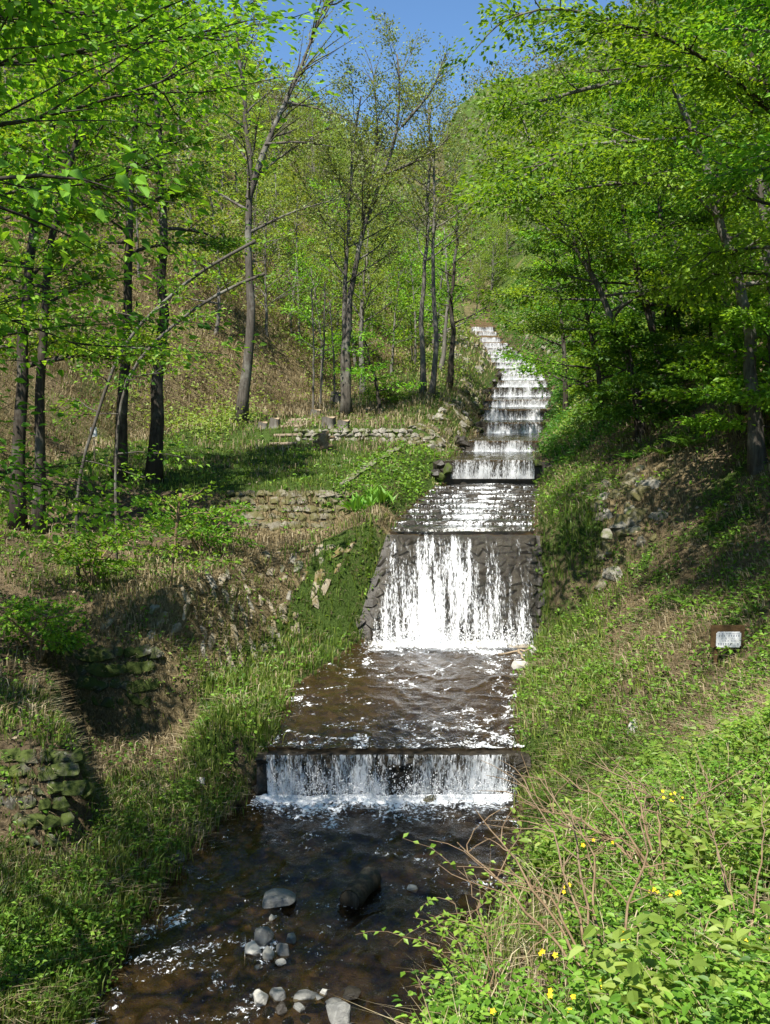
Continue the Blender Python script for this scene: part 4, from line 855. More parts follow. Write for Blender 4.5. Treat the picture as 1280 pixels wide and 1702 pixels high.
# ------------------------------------------------------------------ the woods behind: a few grown forms, each copied as a tree of its own
def form(seed, leafm, barkm, h=9.0, **kw):
    wood, crown = MB(), MB(); rr = random.Random(seed)
    grow(wood, crown, [(0, 0, -.4), (rr.uniform(-.3, .3), rr.uniform(-.3, .3), h * .4), (rr.uniform(-.8, .8), rr.uniform(-.8, .8), h)], h * .016, .03, seed, trunk_sides=6, **kw)
    return wood.mesh('trunk', M[barkm]), crown.mesh('crown', M[leafm], False)
FK = dict(limbs=15, start=.22, llen=3.2, el=(.25, .95), sub=8, spray=.4, flat=.2, droop=.0, up=.6)
FORMS = {
    'green': [form(500 + k, 'leaf', 'bark_grey', **dict(FK, per=17, leaf=.22)) for k in range(3)],
    'deep': [form(510 + k, 'leaf_deep', 'bark_dark', **dict(FK, per=18, leaf=.22)) for k in range(2)],
    'pale': [form(520 + k, 'leaf_pale', 'bark_grey', **dict(FK, per=26, leaf=.22)) for k in range(3)],
    'bare': [form(530 + k, 'haze_twig', 'bark_grey', **dict(FK, per=9, leaf=.16, el=(.6, 1.1), sub=11)) for k in range(3)],
}
FORM_LABEL = {'green': 'bright green leafy tree', 'deep': 'deep green leafy tree', 'pale': 'pale yellow-green tree', 'bare': 'leafless grey-brown tree'}
def zone(x, y):
    xl, xr, _ = left_of(y)
    if x > xr - 6 and y > 136: return 'beyond the top of the steps'
    if x > xr: return 'behind the leaning trees on the right' if y < 50 else 'right of the middle steps' if y < 75 else 'right of the upper steps' if y < 105 else 'high above the steps on the right'
    if xl - x < 10.5 and y > 69: return 'just left of the upper steps'
    if y < 62: return 'behind the lone grey tree' if x < -8 else 'on the hillside right behind the lawn'
    if y < 85: return 'low on the outer left hillside' if x < -14 else 'halfway up the left hillside'
    return 'high on the outer left hillside' if x < -20 else 'high on the left towards the valley head' if y < 125 else 'on the skyline of the left spur'
def plant_tree(kind, x, y, s):
    w, c = random.choice(FORMS[kind]); z = float(surf(x, y)); size = 'small ' if s < .78 else 'tall ' if s > 1.05 else ''
    lab = size + FORM_LABEL[kind] + ' ' + zone(x, y)
    t = thing('woodland_tree', lab, 'tree', (x, y, z - .1), 'woodland trees on the valley sides'); WOODS.append(t); t.rotation_euler = (random.uniform(-.06, .06), random.uniform(-.06, .06), random.uniform(0, 6.28)); t.scale = (s, s, s * random.uniform(.9, 1.15))
    link('trunk', w, t); link('crown', c, t)
spots = []; WOODS = []
def try_plant(n, kinds, yr, side, d0, d1f, smin, smax, mind):
    k = 0; tries = 0
    while k < n and tries < n * 40:
        tries += 1; y = random.uniform(*yr); xl, xr, _ = left_of(y); d = random.uniform(d0, d1f(y))
        x = xl - d if side < 0 else xr + d
        if abs(x) > 0.42 * y + 3: continue
        if any((x - a) ** 2 + (y - b) ** 2 < mind ** 2 for a, b in spots): continue
        spots.append((x, y)); plant_tree(random.choice(kinds), x, y, random.uniform(smin, smax)); k += 1
try_plant(34, ['pale', 'pale', 'green', 'pale', 'bare'], (50, 74), -1, 8, lambda y: .42 * y + 8, .55, 1.0, 1.9)
try_plant(52, ['pale', 'bare', 'pale', 'pale', 'green'], (74, 110), -1, 8, lambda y: .42 * y + 12, .6, 1.1, 2.1)
try_plant(60, ['pale', 'bare', 'pale', 'pale', 'green'], (110, 165), -1, 7, lambda y: .42 * y + 14, .8, 1.2, 2.4)
try_plant(20, ['green', 'deep', 'green'], (38, 60), 1, 3.2, lambda y: .42 * y - 4, .75, 1.1, 2.2)
try_plant(26, ['green', 'deep', 'green'], (60, 90), 1, 4.6, lambda y: .42 * y - 6, .8, 1.2, 2.6)
try_plant(26, ['green', 'pale', 'pale'], (90, 150), 1, 4.5, lambda y: .42 * y - 8, .9, 1.3, 3.0)
try_plant(18, ['pale', 'bare', 'green', 'pale'], (138, 180), 1, -6, lambda y: 12, .6, 1.0, 2.6)
try_plant(14, ['green', 'pale', 'green'], (70, 132), -1, 4.5, lambda y: 10, .55, .9, 2.6)
for kind, px, Y, s_ in (('green', 600, 62, .7), ('green', 650, 66, .85), ('green', 690, 72, .9), ('deep', 665, 82, 1.0), ('green', 730, 86, .9), ('pale', 790, 143, .8), ('pale', 815, 147, .9), ('pale', 768, 150, 1.0), ('bare', 840, 150, .9), ('green', 560, 70, .8), ('green', 500, 60, .6)):
    spots.append((at(px, 690, Y)[0], Y)); plant_tree(kind, at(px, 690, Y)[0], Y, s_)
byl = {}
for t in WOODS: byl.setdefault(t['label'], []).append(t)
for lab, ts in byl.items():
    if len(ts) < 2: continue
    for k, t in enumerate(sorted(ts, key=lambda o: o.location.x / o.location.y)): t['label'] = f'{lab}, {ORD[k] if k < len(ORD) else str(k + 1) + "th"} from the left'
# the far mountain's wood reads as one mass
mb = MB(); n = 3000
y = RNG.uniform(150, 400, n); x = RNG.uniform(-1, 1, n) * (0.42 * y + 10) + 6; z = surf(x, y)
per = 30
hh = RNG.uniform(6, 11, n)
o = RNG.normal(0, 1, (n, per, 3)) * np.array([1.5, 1.5, 2.0]); c = np.stack([x, y, z + hh * .62], -1)[:, None, :] + o
tone = np.clip(RNG.normal(.55, .28, n)[:, None] + RNG.normal(0, .1, (n, per)), 0, 1)
d = RNG.normal(0, 1, (n * per, 3)); leaves(mb, c.reshape(-1, 3), d, RNG.normal(0, .6, (n * per, 3)) + [0, 0, .5], RNG.uniform(.4, .9, n * per), tone.ravel(), w=.35)
M['farwood'] = m_leaf('far_wood', [(0, (0.12, 0.105, 0.085)), (0.4, (0.17, 0.165, 0.10)), (0.7, (0.17, 0.20, 0.07)), (1, (0.17, 0.25, 0.055))], .25)
tag(mb.build('far_woods', M['farwood'], smooth=False), 'grey-green wood covering the far mountainside', 'woods', kind='stuff')

# ------------------------------------------------------------------ growth on the ground
def scatter(n, y0, y1, power=1.0, extra_x=1.0):
    """places on the ground, fewer per square metre with distance"""
    a = RNG.random(n)
    if power == 1.0: y = y0 * (y1 / y0) ** a
    else: y = (y0 ** (1 - power) + a * (y1 ** (1 - power) - y0 ** (1 - power))) ** (1 / (1 - power))
    x = RNG.uniform(-1, 1, n) * (0.40 * y + extra_x); dl, dr = dists(x, y)
    k = (np.maximum(dl, dr) > -0.04); return x[k], y[k]
def tufts(x, y, per, r):
    x = np.repeat(x, per) + RNG.normal(0, 1, len(x) * per) * np.repeat(np.broadcast_to(r, x.shape), per); y2 = np.repeat(y, per) + RNG.normal(0, 1, len(y) * per) * np.repeat(np.broadcast_to(r, y.shape), per)
    return x, y2
def lean(n, amt): 
    a = RNG.uniform(0, 2 * math.pi, n); return np.stack([np.cos(a), np.sin(a), np.zeros(n)], -1) * amt
def downhill(x, y):
    nn = snorm(x, y, .3); d = nn.copy(); d[:, 2] = 0; return d

# green grass
mb = MB(); x, y = scatter(52000, 9.5, 120, 1.25); g, s_, h_, t_ = cover_weights(x, y)
dl, dr = dists(x, y); edge = np.maximum(dl, dr)
k = RNG.random(len(x)) < g * np.where(y > 60, .6, 1); x, y, edge = x[k], y[k], edge[k]
per = 5; tall = np.where((edge < 2.4) & (y < 27), 1.0, 0.45) * (0.6 + 0.8 * (fbm(x * .9, y * .9, 88) * .5 + .5)); X, Y = tufts(x, y, per, 0.05 + 0.0022 * y)
S = np.repeat(tall, per) * RNG.uniform(.16, .42, len(X)); v = np.clip(np.repeat(RNG.normal(.5, .2, len(x)) + .25 * fbm(x * .7, y * .7, 66), per) + RNG.normal(0, .12, len(X)), 0, 1)
D = lean(len(X), RNG.uniform(.1, .8, (len(X), 1))) + 0.5 * downhill(X, Y)
blades(mb, np.stack([X, Y, surf(X, Y) - .01], -1), D, S, 0.0035 + 0.00042 * Y, v)
x, y = scatter(6500, 2.7, 10, 1.0); dl, dr = dists(x, y); k = (dr > .4) & (fbm(x * 1.1, y * 1.1, 37) > -.1); x, y = x[k], y[k]; per = 4; X, Y = tufts(x, y, per, .02)
blades(mb, np.stack([X, Y, surf(X, Y)], -1), lean(len(X), RNG.uniform(.1, .9, (len(X), 1))), RNG.uniform(.12, .42, len(X)), RNG.uniform(.002, .004, len(X)), np.clip(RNG.normal(.65, .25, len(X)), 0, 1))
tag(mb.build('grass', M['grass'], smooth=False), 'green grass along the stream banks and lawns', 'grass', kind='stuff')
# dry grass
mb = MB(); x, y = scatter(46000, 9.5, 90, 1.2); g, s_, h_, t_ = cover_weights(x, y); k = RNG.random(len(x)) < s_; x, y = x[k], y[k]
per = 4; X, Y = tufts(x, y, per, .07 + .002 * y); dh = downhill(X, Y)
S = RNG.uniform(.12, .42, len(X)); D = lean(len(X), RNG.uniform(.2, .9, (len(X), 1))) + 1.6 * dh
blades(mb, np.stack([X, Y, surf(X, Y) + .0], -1), D * 1.1, S * (1 - .45 * np.clip(np.linalg.norm(dh, axis=1), 0, 1)), 0.003 + 0.00036 * Y, np.clip(np.repeat(RNG.normal(.5, .22, len(x)), per) + RNG.normal(0, .15, len(X)), 0, 1), bend=1.0)
tag(mb.build('dry_grass', M['straw'], smooth=False), 'straw-coloured dead grass lying on the banks and hillside', 'grass', kind='stuff')
# herbs: small sprigs of several leaves
mb = MB(); x, y = scatter(34000, 9, 75, 1.35); g, s_, h_, t_ = cover_weights(x, y); k = RNG.random(len(x)) < h_; x, y = x[k], y[k]
per = 7; hgt = RNG.uniform(.04, .3, len(x)) * np.where(y < 18, 1.2, 1.0); X, Y = tufts(x, y, per, .055 + .0022 * y)
Z = surf(X, Y) + np.repeat(hgt, per) * RNG.uniform(.4, 1.1, len(X)); d = RNG.normal(0, 1, (len(X), 3)) * [1, 1, .35]
leaves(mb, np.stack([X, Y, Z], -1), d, RNG.normal(0, .4, (len(X), 3)) + [0, 0, 1], (0.045 + 0.0022 * Y) * RNG.uniform(.6, 1.35, len(X)), np.clip(np.repeat(RNG.normal(.45, .22, len(x)), per) + RNG.normal(0, .12, len(X)), 0, 1))
tag(mb.build('herbs', M['cover'], smooth=False), 'low leafy herbs covering the banks', 'ground cover', kind='stuff')
# hillside growth further back, and dry stalks on the near bank
mb = MB(); x, y = scatter(60000, 36, 130, 1.0); g, s_, h_, t_ = cover_weights(x, y); k = RNG.random(len(x)) < s_ * .8 + .15; x, y = x[k], y[k]
per = 2; X, Y = tufts(x, y, per, .12 + .002 * y); dh = downhill(X, Y)
blades(mb, np.stack([X, Y, surf(X, Y)], -1), lean(len(X), RNG.uniform(.2, .9, (len(X), 1))) + 1.3 * dh, RNG.uniform(.25, .65, len(X)) * (.6 + .006 * Y), 0.0004 * Y, np.clip(np.repeat(RNG.normal(.42, .25, len(x)), per) + RNG.normal(0, .12, len(X)), 0, 1), bend=1.0)
x, y = scatter(9000, 2.7, 10.5, 1.0); dl, dr = dists(x, y); k = dr > .4; x, y = x[k], y[k]; n = len(x)
blades(mb, np.stack([x, y, surf(x, y)], -1), lean(n, RNG.uniform(.2, 1.6, (n, 1))), RNG.uniform(.15, .5, n), RNG.uniform(.0015, .004, n), np.clip(RNG.normal(.6, .25, n), 0, 1), bend=.8)
tag(mb.build('dry_grass', M['straw'], smooth=False), 'dead grass on the far hillside and dry stalks on the near bank', 'grass', kind='stuff')
mb = MB(); x, y = scatter(15000, 38, 150, 1.0); g, s_, h_, t_ = cover_weights(x, y); dl, dr = dists(x, y); k = (RNG.random(len(x)) < .18 + .7 * (fbm(x * .15, y * .15, 17) > .05) + .5 * (dr > 0)) & (np.maximum(dl, dr) > 1.0) & ~((dl > 0) & (dl < 9) & (y < 50)); x, y = x[k], y[k]
per = 10; hgt = RNG.uniform(.15, 1.1, len(x)); X, Y = tufts(x, y, per, .25 + .003 * y); Z = surf(X, Y) + np.repeat(hgt, per) * RNG.uniform(.1, 1.1, len(X))
leaves(mb, np.stack([X, Y, Z], -1), RNG.normal(0, 1, (len(X), 3)) * [1, 1, .4], RNG.normal(0, .5, (len(X), 3)) + [0, -.2, 1], (0.07 + 0.0016 * Y) * RNG.uniform(.6, 1.4, len(X)), np.clip(np.repeat(RNG.normal(.5, .25, len(x)), per) + RNG.normal(0, .1, len(X)), 0, 1))
tag(mb.build('undergrowth', M['leaf_pale'], smooth=False), 'pale green undergrowth on the wooded hillsides', 'undergrowth', kind='stuff')
# dead leaves
mb = MB(); x, y = scatter(60000, 2.6, 70, 1.3); g, s_, h_, t_ = cover_weights(x, y); k = RNG.random(len(x)) < t_; x, y = x[k], y[k]; n = len(x)
leaves(mb, np.stack([x, y, surf(x, y) + RNG.uniform(0.005, .04, n)], -1), RNG.normal(0, 1, (n, 3)) * [1, 1, .3], snorm(x, y) + RNG.normal(0, .4, (n, 3)), (0.04 + 0.0022 * y) * RNG.uniform(.6, 1.3, n), np.clip(RNG.normal(.5, .25, n), 0, 1), w=.32)
tag(mb.build('dead_leaves', M['litter'], smooth=False), 'brown dead leaves lying on the slopes', 'leaf litter', kind='stuff')
mb = MB(); n = 11000; y = np.where(RNG.random(n) < .7, RNG.uniform(34, 78, n), RNG.uniform(78, 140, n)); xr = np.interp(y, WEa[:, 0], WEa[:, 2]); x = xr + RNG.uniform(.15, 7, n); per = 7; hgt = RNG.uniform(.05, .5, n); X, Y = tufts(x, y, per, .2); Z = surf(X, Y) + np.repeat(hgt, per) * RNG.uniform(.1, 1.1, n * per)
leaves(mb, np.stack([X, Y, Z], -1), RNG.normal(0, 1, (n * per, 3)) * [1, 1, .4], RNG.normal(0, .5, (n * per, 3)) + [0, -.2, 1], (0.06 + 0.0014 * Y) * RNG.uniform(.6, 1.4, n * per), np.clip(np.repeat(RNG.normal(.4, .25, n), per) + RNG.normal(0, .1, n * per), 0, 1))
tag(mb.build('undergrowth', M['leaf_deep'], smooth=False), 'deep green undergrowth on the right bank beside the steps', 'undergrowth', kind='stuff')
# the bright herbs of the near bank: real sprigs with stems
def sprig_field(name, label, n, fn, hr, leafr, per, mat, stemm='bark_brown'):
    st, lf = MB(), MB()
    x, y = fn(n); z = surf(x, y); n = len(x)
    H = RNG.uniform(*hr, n); ld = lean(n, RNG.uniform(.1, .55, (n, 1)))
    f = RNG.uniform(.25, 1.05, (n, per)); P0 = np.stack([x, y, z], -1)
    pos = P0[:, None, :] + np.stack([ld[:, None, 0] * H[:, None] * f ** 1.5, ld[:, None, 1] * H[:, None] * f ** 1.5, H[:, None] * f], -1)
    a = RNG.uniform(0, 6.28, (n, per)); d = np.stack([np.cos(a), np.sin(a), RNG.uniform(-.25, .45, (n, per))], -1)
    S = RNG.uniform(*leafr, (n, per)) * (1.15 - .35 * f); pos = pos + d * 0.03 * RNG.random((n, per, 1))
    var = np.clip(RNG.normal(.5, .3, n)[:, None] + RNG.normal(0, .1, (n, per)), 0, 1)
    leaves(lf, pos.reshape(-1, 3), d.reshape(-1, 3), RNG.normal(0, .35, (n * per, 3)) + [0, 0, 1], S.ravel(), var.ravel(), w=.27, fold=.10, droop=.18, fine=True)
    top = P0 + np.stack([ld[:, 0] * H, ld[:, 1] * H, H], -1)
    blades(st, P0, ld, H, np.full(n, .004), np.full(n, .4), bend=.3)
    o = lf.build(name, M[mat], smooth=False); tag(o, label, 'ground cover', kind='stuff')
    q = st.build('stems', M['grass'], o, smooth=False); q['kind'] = 'stuff'
    return o
def near_right(n):
    y = 2.6 * (10.5 / 2.6) ** RNG.random(n); x = RNG.uniform(-.5, 1, n) * (0.40 * y + .4) + 0.2; dl, dr = dists(x, y)
    k = (dr > 0.45) & (fbm(x * 1.5, y * 1.5, 91) > -.16); return x[k], y[k]
def near_left(n):
    y = RNG.uniform(9.8, 16.8, n); x = RNG.uniform(-6.5, -2.4, n); dl, dr = dists(x, y); k = (dl > 0.12) & (dl < 2.4) & ((x > -4.2) | (y < 13.0)) & (y < 16.2) & (fbm(x * 1.2, y * 1.2, 95) > .0); return x[k], y[k]
sprig_field('bank_herbs', 'bright green leafy herbs covering the near bank at the lower right', 6200, near_right, (.08, .42), (.028, .062), 13, 'cover')
def near_big(n):
    x, y = near_right(n); k = (fbm(x * .9 + 5, y * .9, 97) > .05) & (x > .6); return x[k], y[k]
sprig_field('bank_herbs', 'taller broad-leaved herbs standing in clumps on the near bank', 2600, near_big, (.2, .6), (.05, .1), 12, 'leaf_pale')
sprig_field('bank_herbs', 'green leafy herbs at the foot of the left bank, lower left', 1500, near_left, (.1, .5), (.04, .09), 11, 'cover')

# ------------------------------------------------------------------ stones and wood in and beside the water
def onz(px, py, z):
    u, v = (px - 640) / FPX, (851 - py) / FPX; dy, dz = CP + v * SP, v * CP - SP; s = (z - CZ) / dz; return np.array([u * s, dy * s, z])
def rock(px, py, w, h, key, label, z=-.06, seed=0, group=None, pts=20, sub=True):
    p = onz(px, py, z); dist = p[1] / 0.96; sx = w * dist / FPX; sz = h * dist / FPX * 1.05
    me = hull_mesh('rock', M[key], 900 + seed, pts); bm = bmesh.new(); bm.from_mesh(me)
    bmesh.ops.bevel(bm, geom=list(bm.edges), offset=0.035, segments=1, profile=.6, affect='EDGES'); bm.to_mesh(me); bm.free()
    for q in me.polygons: q.use_smooth = False
    o = link('rock', me, None, p + [0, sx * .3, sz * .25]); o.scale = (sx, sx * .9, sz); o.rotation_euler = (0, 0, seed * 1.3)
    return tag(o, label, 'rock', group)
ROCKS = [(462, 1512, 62, 30, 'stone_grey', 'flat oval grey rock with water breaking behind it'), (452, 1530, 13, 12, 'stone_white', 'tiny pale pebble just below the flat oval rock'),
    (436, 1572, 40, 34, 'stone_grey', 'pointed grey rock topping the heap in mid stream'), (420, 1590, 32, 26, 'stone_white', 'pale rock at the left of the mid-stream heap'),
    (446, 1597, 24, 32, 'stone_white', 'pale upright rock in the middle of the mid-stream heap'), (470, 1591, 25, 28, 'stone_grey', 'grey rock at the right of the mid-stream heap'),
    (484, 1568, 22, 20, 'stone_grey', 'small dark rock behind the right of the mid-stream heap'), (466, 1607, 20, 14, 'stone_white', 'small pale stone in front of the mid-stream heap'),
    (428, 1614, 18, 9, 'stone_grey', 'low wet stone in front of the heap, at its left'), (432, 1674, 32, 30, 'stone_white', 'round white rock, leftmost of the row at the bottom edge'),
    (462, 1664, 34, 20, 'stone_grey', 'grey flat rock beside the round white one'), (466, 1688, 26, 24, 'stone_wet', 'dark rock under the grey flat one near the bottom edge'),
    (507, 1672, 44, 18, 'stone_grey', 'long grey rock in the middle of the bottom row'), (496, 1684, 26, 16, 'stone_grey', 'smaller grey rock in front of the long one'),
    (524, 1664, 30, 14, 'stone_grey', 'low grey rock behind the long one in the bottom row'), (537, 1655, 15, 13, 'stone_white', 'small white stone behind the bottom row'),
    (562, 1705, 50, 46, 'stone_grey', 'largest grey boulder at the bottom edge'), (554, 1676, 34, 14, 'stone_grey', 'flat rock just behind the largest boulder'), (584, 1660, 36, 12, 'stone_wet', 'dark flat rock at the right end of the bottom row'),
    (686, 1483, 20, 12, 'stone_white', 'white stone alone in the dark water on the right'), (716, 1336, 36, 12, 'stone_moss', 'brown rock in the foam under the low fall'),
    (418, 1660, 10, 8, 'stone_grey', 'pebble left of the round white rock')]
for k, (a, b, w, h, key, lab) in enumerate(ROCKS): rock(a, b, w, h, key, lab, seed=k)
for k, (a, b, w, h, key, lab, z) in enumerate([(886, 1098, 22, 32, 'stone_white', 'pale pointed rock where the pool meets the right bank', .93), (866, 1112, 32, 16, 'stone_white', 'flat pale rock lying before the pointed one at the right bank', .93),
    (207, 1436, 28, 24, 'stone_white', 'white rock among herbs on the lower left bank', .15), (332, 1306, 26, 14, 'stone_white', 'white stone in the grass left of the low fall', .25), (292, 1436, 30, 26, 'stone_grey', 'grey rock at the water edge, lower left', .0), (322, 1380, 26, 18, 'stone_dry', 'small grey rock at the left water edge below the low fall', .02),
    (190, 1548, 46, 26, 'stone_wet', 'wet brown rock under the left bank', -.05), (1010, 895, 24, 22, 'stone_dry', 'pale rock on the brown slope right of the tall fall', 3.9),
    (1058, 1225, 26, 38, 'stone_white', 'pale broken rock on the right bank among ferns', 1.6), (160, 788, 50, 16, 'stone_dry', 'flat pale rock under the left trees', 4.6)]): rock(a, b, w, h, key, lab, z=z, seed=40 + k)
# log
a, b = onz(580, 1500, 0.02), onz(612, 1462, 0.05); d = unit((b - a)[None])[0]; t = thing('log', 'short dark log lying in the stream', 'log', a)
mb = MB(); q = np.linspace(0, 1, 8); PP = np.outer(q, b - a + d * .1) + RNG.normal(0, .008, (8, 3)); rad = 0.155 + 0.012 * np.sin(q * 9)
tube(mb, PP, rad, 14, cap=False); mb.build('bark', M['log'], t)
mb = MB(); tube(mb, np.array([PP[0] - d * .004, PP[0] + d * .03]), [.143, .143], 14); mb.build('cut_end', M['log'], t)
def sticks(name, label, cat, paths, mat, r, part=None, taper=.4):
    base = np.array(paths[0][0], float); t = thing(name, label, cat, base)
    for p in paths:
        mb = MB(); Q = smooth_path(np.array(p) - base, 10); Q[1:-1] += RNG.normal(0, r * .5, (8, 3)); tube(mb, Q, np.linspace(r, r * taper, 10), 6); mb.build(part or 'branch', M[mat], t)
    return t
sticks('driftwood', 'bleached driftwood branch caught at the right edge of the pool', 'driftwood', [[onz(885, 1080, 1.1), onz(862, 1080, 1.08), onz(845, 1085, 1.0), onz(828, 1087, .98)], [onz(862, 1080, 1.08), onz(870, 1095, 1.0), onz(880, 1104, 1.0)]], 'cut', .035)

# ------------------------------------------------------------------ lawn: trail steps, stumps, notices
def trail(label, pts, width):
    t = thing('trail_steps', label, 'steps')
    for px, py, Y in pts:
        c = at(px, py, Y); c[2] = float(surf(c[0], c[1])) + .05; mb = MB(); a = RNG.uniform(-.06, .06)
        q = np.linspace(-.5, .5, 5) * width * RNG.uniform(.9, 1.1); tube(mb, np.stack([c[0] + q, c[1] + q * a, c[2] + q * .03], -1), .07, 8); mb.build('tread', M['wood'], t)
trail('wooden steps of the path beside the lone grey tree', [(502, 708, 44.5), (499, 712, 43.4), (496, 717, 42.3), (491, 722, 41.2), (485, 728, 40.1), (478, 734, 39.0), (470, 740, 38.0)], 1.0)
trail('wooden steps of the path behind the small leaning tree', [(646, 650, 58), (645, 656, 56.5), (644, 662, 55), (646, 668, 53.6), (648, 674, 52.2), (622, 686, 49), (618, 690, 48)], 0.95)
def stump(px, py, Y, r, h, label, tilt=0.05):
    c = at(px, py, Y); c[2] = float(surf(c[0], c[1])) - .08; t = thing('tree_stump', label, 'stump', c); t.rotation_euler = (tilt, tilt, 0)
    mb = MB(); th = np.arange(14) / 14 * 6.283; rows = []
    for f, rr_ in ((0, 1.35), (.2, 1.1), (.6, 1.0), (1, .97)):
        rad = r * rr_ * (1 + .14 * np.sin(th * 3 + px) + .08 * np.sin(th * 5)); rows.append(np.stack([rad * np.cos(th), rad * np.sin(th), np.full(14, f * h) + (f == 1) * .03 * np.sin(th * 2)], -1))
    V = np.array(rows); i = np.arange(56).reshape(4, 14); j = np.roll(i, -1, axis=1)
    mb.add(V, np.stack([i[:-1], j[:-1], j[1:], i[1:]], -1).reshape(-1, 4)); mb.build('bark', M['bark_grey'], t)
    m2 = MB(); m2.add(np.concatenate([V[3] * [.96, .96, 1] + [0, 0, .008], [[0, 0, h + .02]]]), np.stack([np.arange(14), (np.arange(14) + 1) % 14, np.full(14, 14)], -1)); m2.build('cut_face', M['cut'], t)
for a in ((546, 722, 39.9, .27, .55, 'pale sawn stump, left of the two by the low rubble wall'), (571, 723, 39.8, .24, .42, 'pale sawn stump, right of the two by the low rubble wall'), (457, 724, 40.3, .2, .45, 'stump beside the lower wooden steps'),
          (437, 722, 40.8, .2, .36, 'stump between the lone grey tree and the wooden steps'), (525, 700, 46, .25, .4, 'stump at the top of the lower wooden steps'), (559, 668, 52, .3, .7, 'tall pointed stump behind the twin-stemmed tree')): stump(*a)
c = at(538, 752, 36.5); c[2] = float(surf(c[0], c[1])) - .05; t = thing('dead_stump', 'gnarled dead stump standing in dry brush on the lower lawn', 'stump', c); mb = MB()
tube(mb, np.array([(0, 0, 0), (.09, 0, .22), (-.06, .02, .42), (.08, 0, .6), (.2, .02, .74)]), [.26, .17, .2, .11, .04], 9); mb.build('trunk', M['deadwood'], t)
for q in ((.42, .1, .5), (-.4, .05, .34), (.35, -.1, .2), (-.45, -.1, .05), (-.2, .1, .62), (.5, 0, .02)):
    mb = MB(); tube(mb, np.array([(0, 0, q[2] - .15), (q[0] * .5, q[1], q[2]), q]), [.1, .08, .05], 6); mb.build('root', M['deadwood'], t)
def box(mb, c, s):
    v = np.array([[x, y, z] for x in (-.5, .5) for y in (-.5, .5) for z in (-.5, .5)]) * s + c
    mb.add(v, [[0, 1, 3, 2], [4, 6, 7, 5], [0, 4, 5, 1], [2, 3, 7, 6], [0, 2, 6, 4], [1, 5, 7, 3]])
c = at(157, 765, 31); c[2] = float(surf(c[0], 31)) - .1; t = thing('notice', 'small white notice on a wooden stake under the left trees', 'notice', c); top = at(155, 718, 31)[2] - c[2]
mb = MB(); box(mb, (0, .03, top / 2), (.05, .04, top)); mb.build('stake', M['wood'], t, smooth=False); mb = MB(); box(mb, (0, 0, top), (.21, .015, .29)); mb.build('plate', M['enamel'], t, smooth=False)
c = at(1211, 1063, 15.6); t = thing('sign', 'white lettered metal sign on a brown board in the right-hand undergrowth', 'sign', c); gz = float(surf(c[0], 15.6)) - c[2]
mb = MB(); box(mb, (-.01, .035, .05), (.54, .03, .36)); mb.build('board', M['rust'], t, smooth=False)
mb = MB(); box(mb, (-.18, .07, gz / 2), (.05, .04, -gz + .2)); mb.build('post', M['rust'], t, smooth=False); mb = MB(); box(mb, (.18, .07, gz / 2), (.05, .04, -gz + .2)); mb.build('post', M['rust'], t, smooth=False)
bm = bmesh.new(); bmesh.ops.create_cube(bm, size=1); 
for v in bm.verts: v.co = (v.co.x * .40, v.co.y * .012, v.co.z * .255)
bmesh.ops.bevel(bm, geom=[e_ for e_ in bm.edges if abs(e_.verts[0].co.y - e_.verts[1].co.y) > .005], offset=.02, segments=3, affect='EDGES'); me = bpy.data.meshes.new('plate'); bm.to_mesh(me); bm.free(); me.materials.append(M['enamel']); plate = link('plate', me, t)
mb = MB(); rr = random.Random(4)
for z, hh_, x0, x1, n in ((.10, .018, -.15, .16, 15), (.065, .026, -.15, .16, 9), (.02, .026, -.11, .12, 8), (-.02, .018, -.12, .14, 12), (-.075, .03, -.16, .15, 9)):
    for k in range(n):
        xk = x0 + (x1 - x0) * k / (n - 1)
        if rr.random() < .2: continue
        wd = (x1 - x0) / n * .62                     # strokes of a character too small to read
        for s in range(2): box(mb, (xk, -.0075, z + (s - .5) * hh_ * .7), (wd * rr.uniform(.5, 1), .002, hh_ * .22))
        box(mb, (xk + rr.uniform(-.2, .2) * wd, -.0078, z), (wd * .2, .002, hh_))
mb.build('lettering', M['ink'], plate, smooth=False)

# ------------------------------------------------------------------ ferns, flowering plants and the bare arching shrub
def fern_mesh(seed, n=9, length=.55):
    rr = random.Random(seed); mb = MB(); st = MB()
    for k in range(n):
        a = k * 6.283 / n + rr.uniform(-.3, .3); el = rr.uniform(.5, 1.0); Lg = length * rr.uniform(.7, 1.1)
        q = np.linspace(0, 1, 14); r_ = Lg * q * math.cos(el) * (1 + .25 * q); z = Lg * (math.sin(el) * q - .55 * q * q * math.sin(el))
        Pq = np.stack([r_ * math.cos(a), r_ * math.sin(a), z], -1); side = np.array([-math.sin(a), math.cos(a), 0])
        for s in (-1, 1):
            ln = Lg * .26 * np.sin(np.clip(q[2:] * 1.02 + .05, 0, 1) * 3.14) ** .7 + .01
            dirs = side[None] * s + np.array([math.cos(a), math.sin(a), 0])[None] * .35 + np.array([0, 0, -.12])
            leaves(mb, Pq[2:], np.repeat(dirs, 1, 0).repeat(12, 0) if len(dirs) == 1 else dirs, np.tile([0, 0, 1.0], (12, 1)), ln, np.full(12, rr.uniform(.2, 1)), w=.17, fold=.02)
        tube(mb, Pq, np.linspace(.006, .002, 14), 3, var=.3, cap=False)
    return mb.mesh('frond', M['fern'], False)
FERN = [fern_mesh(k) for k in range(3)]
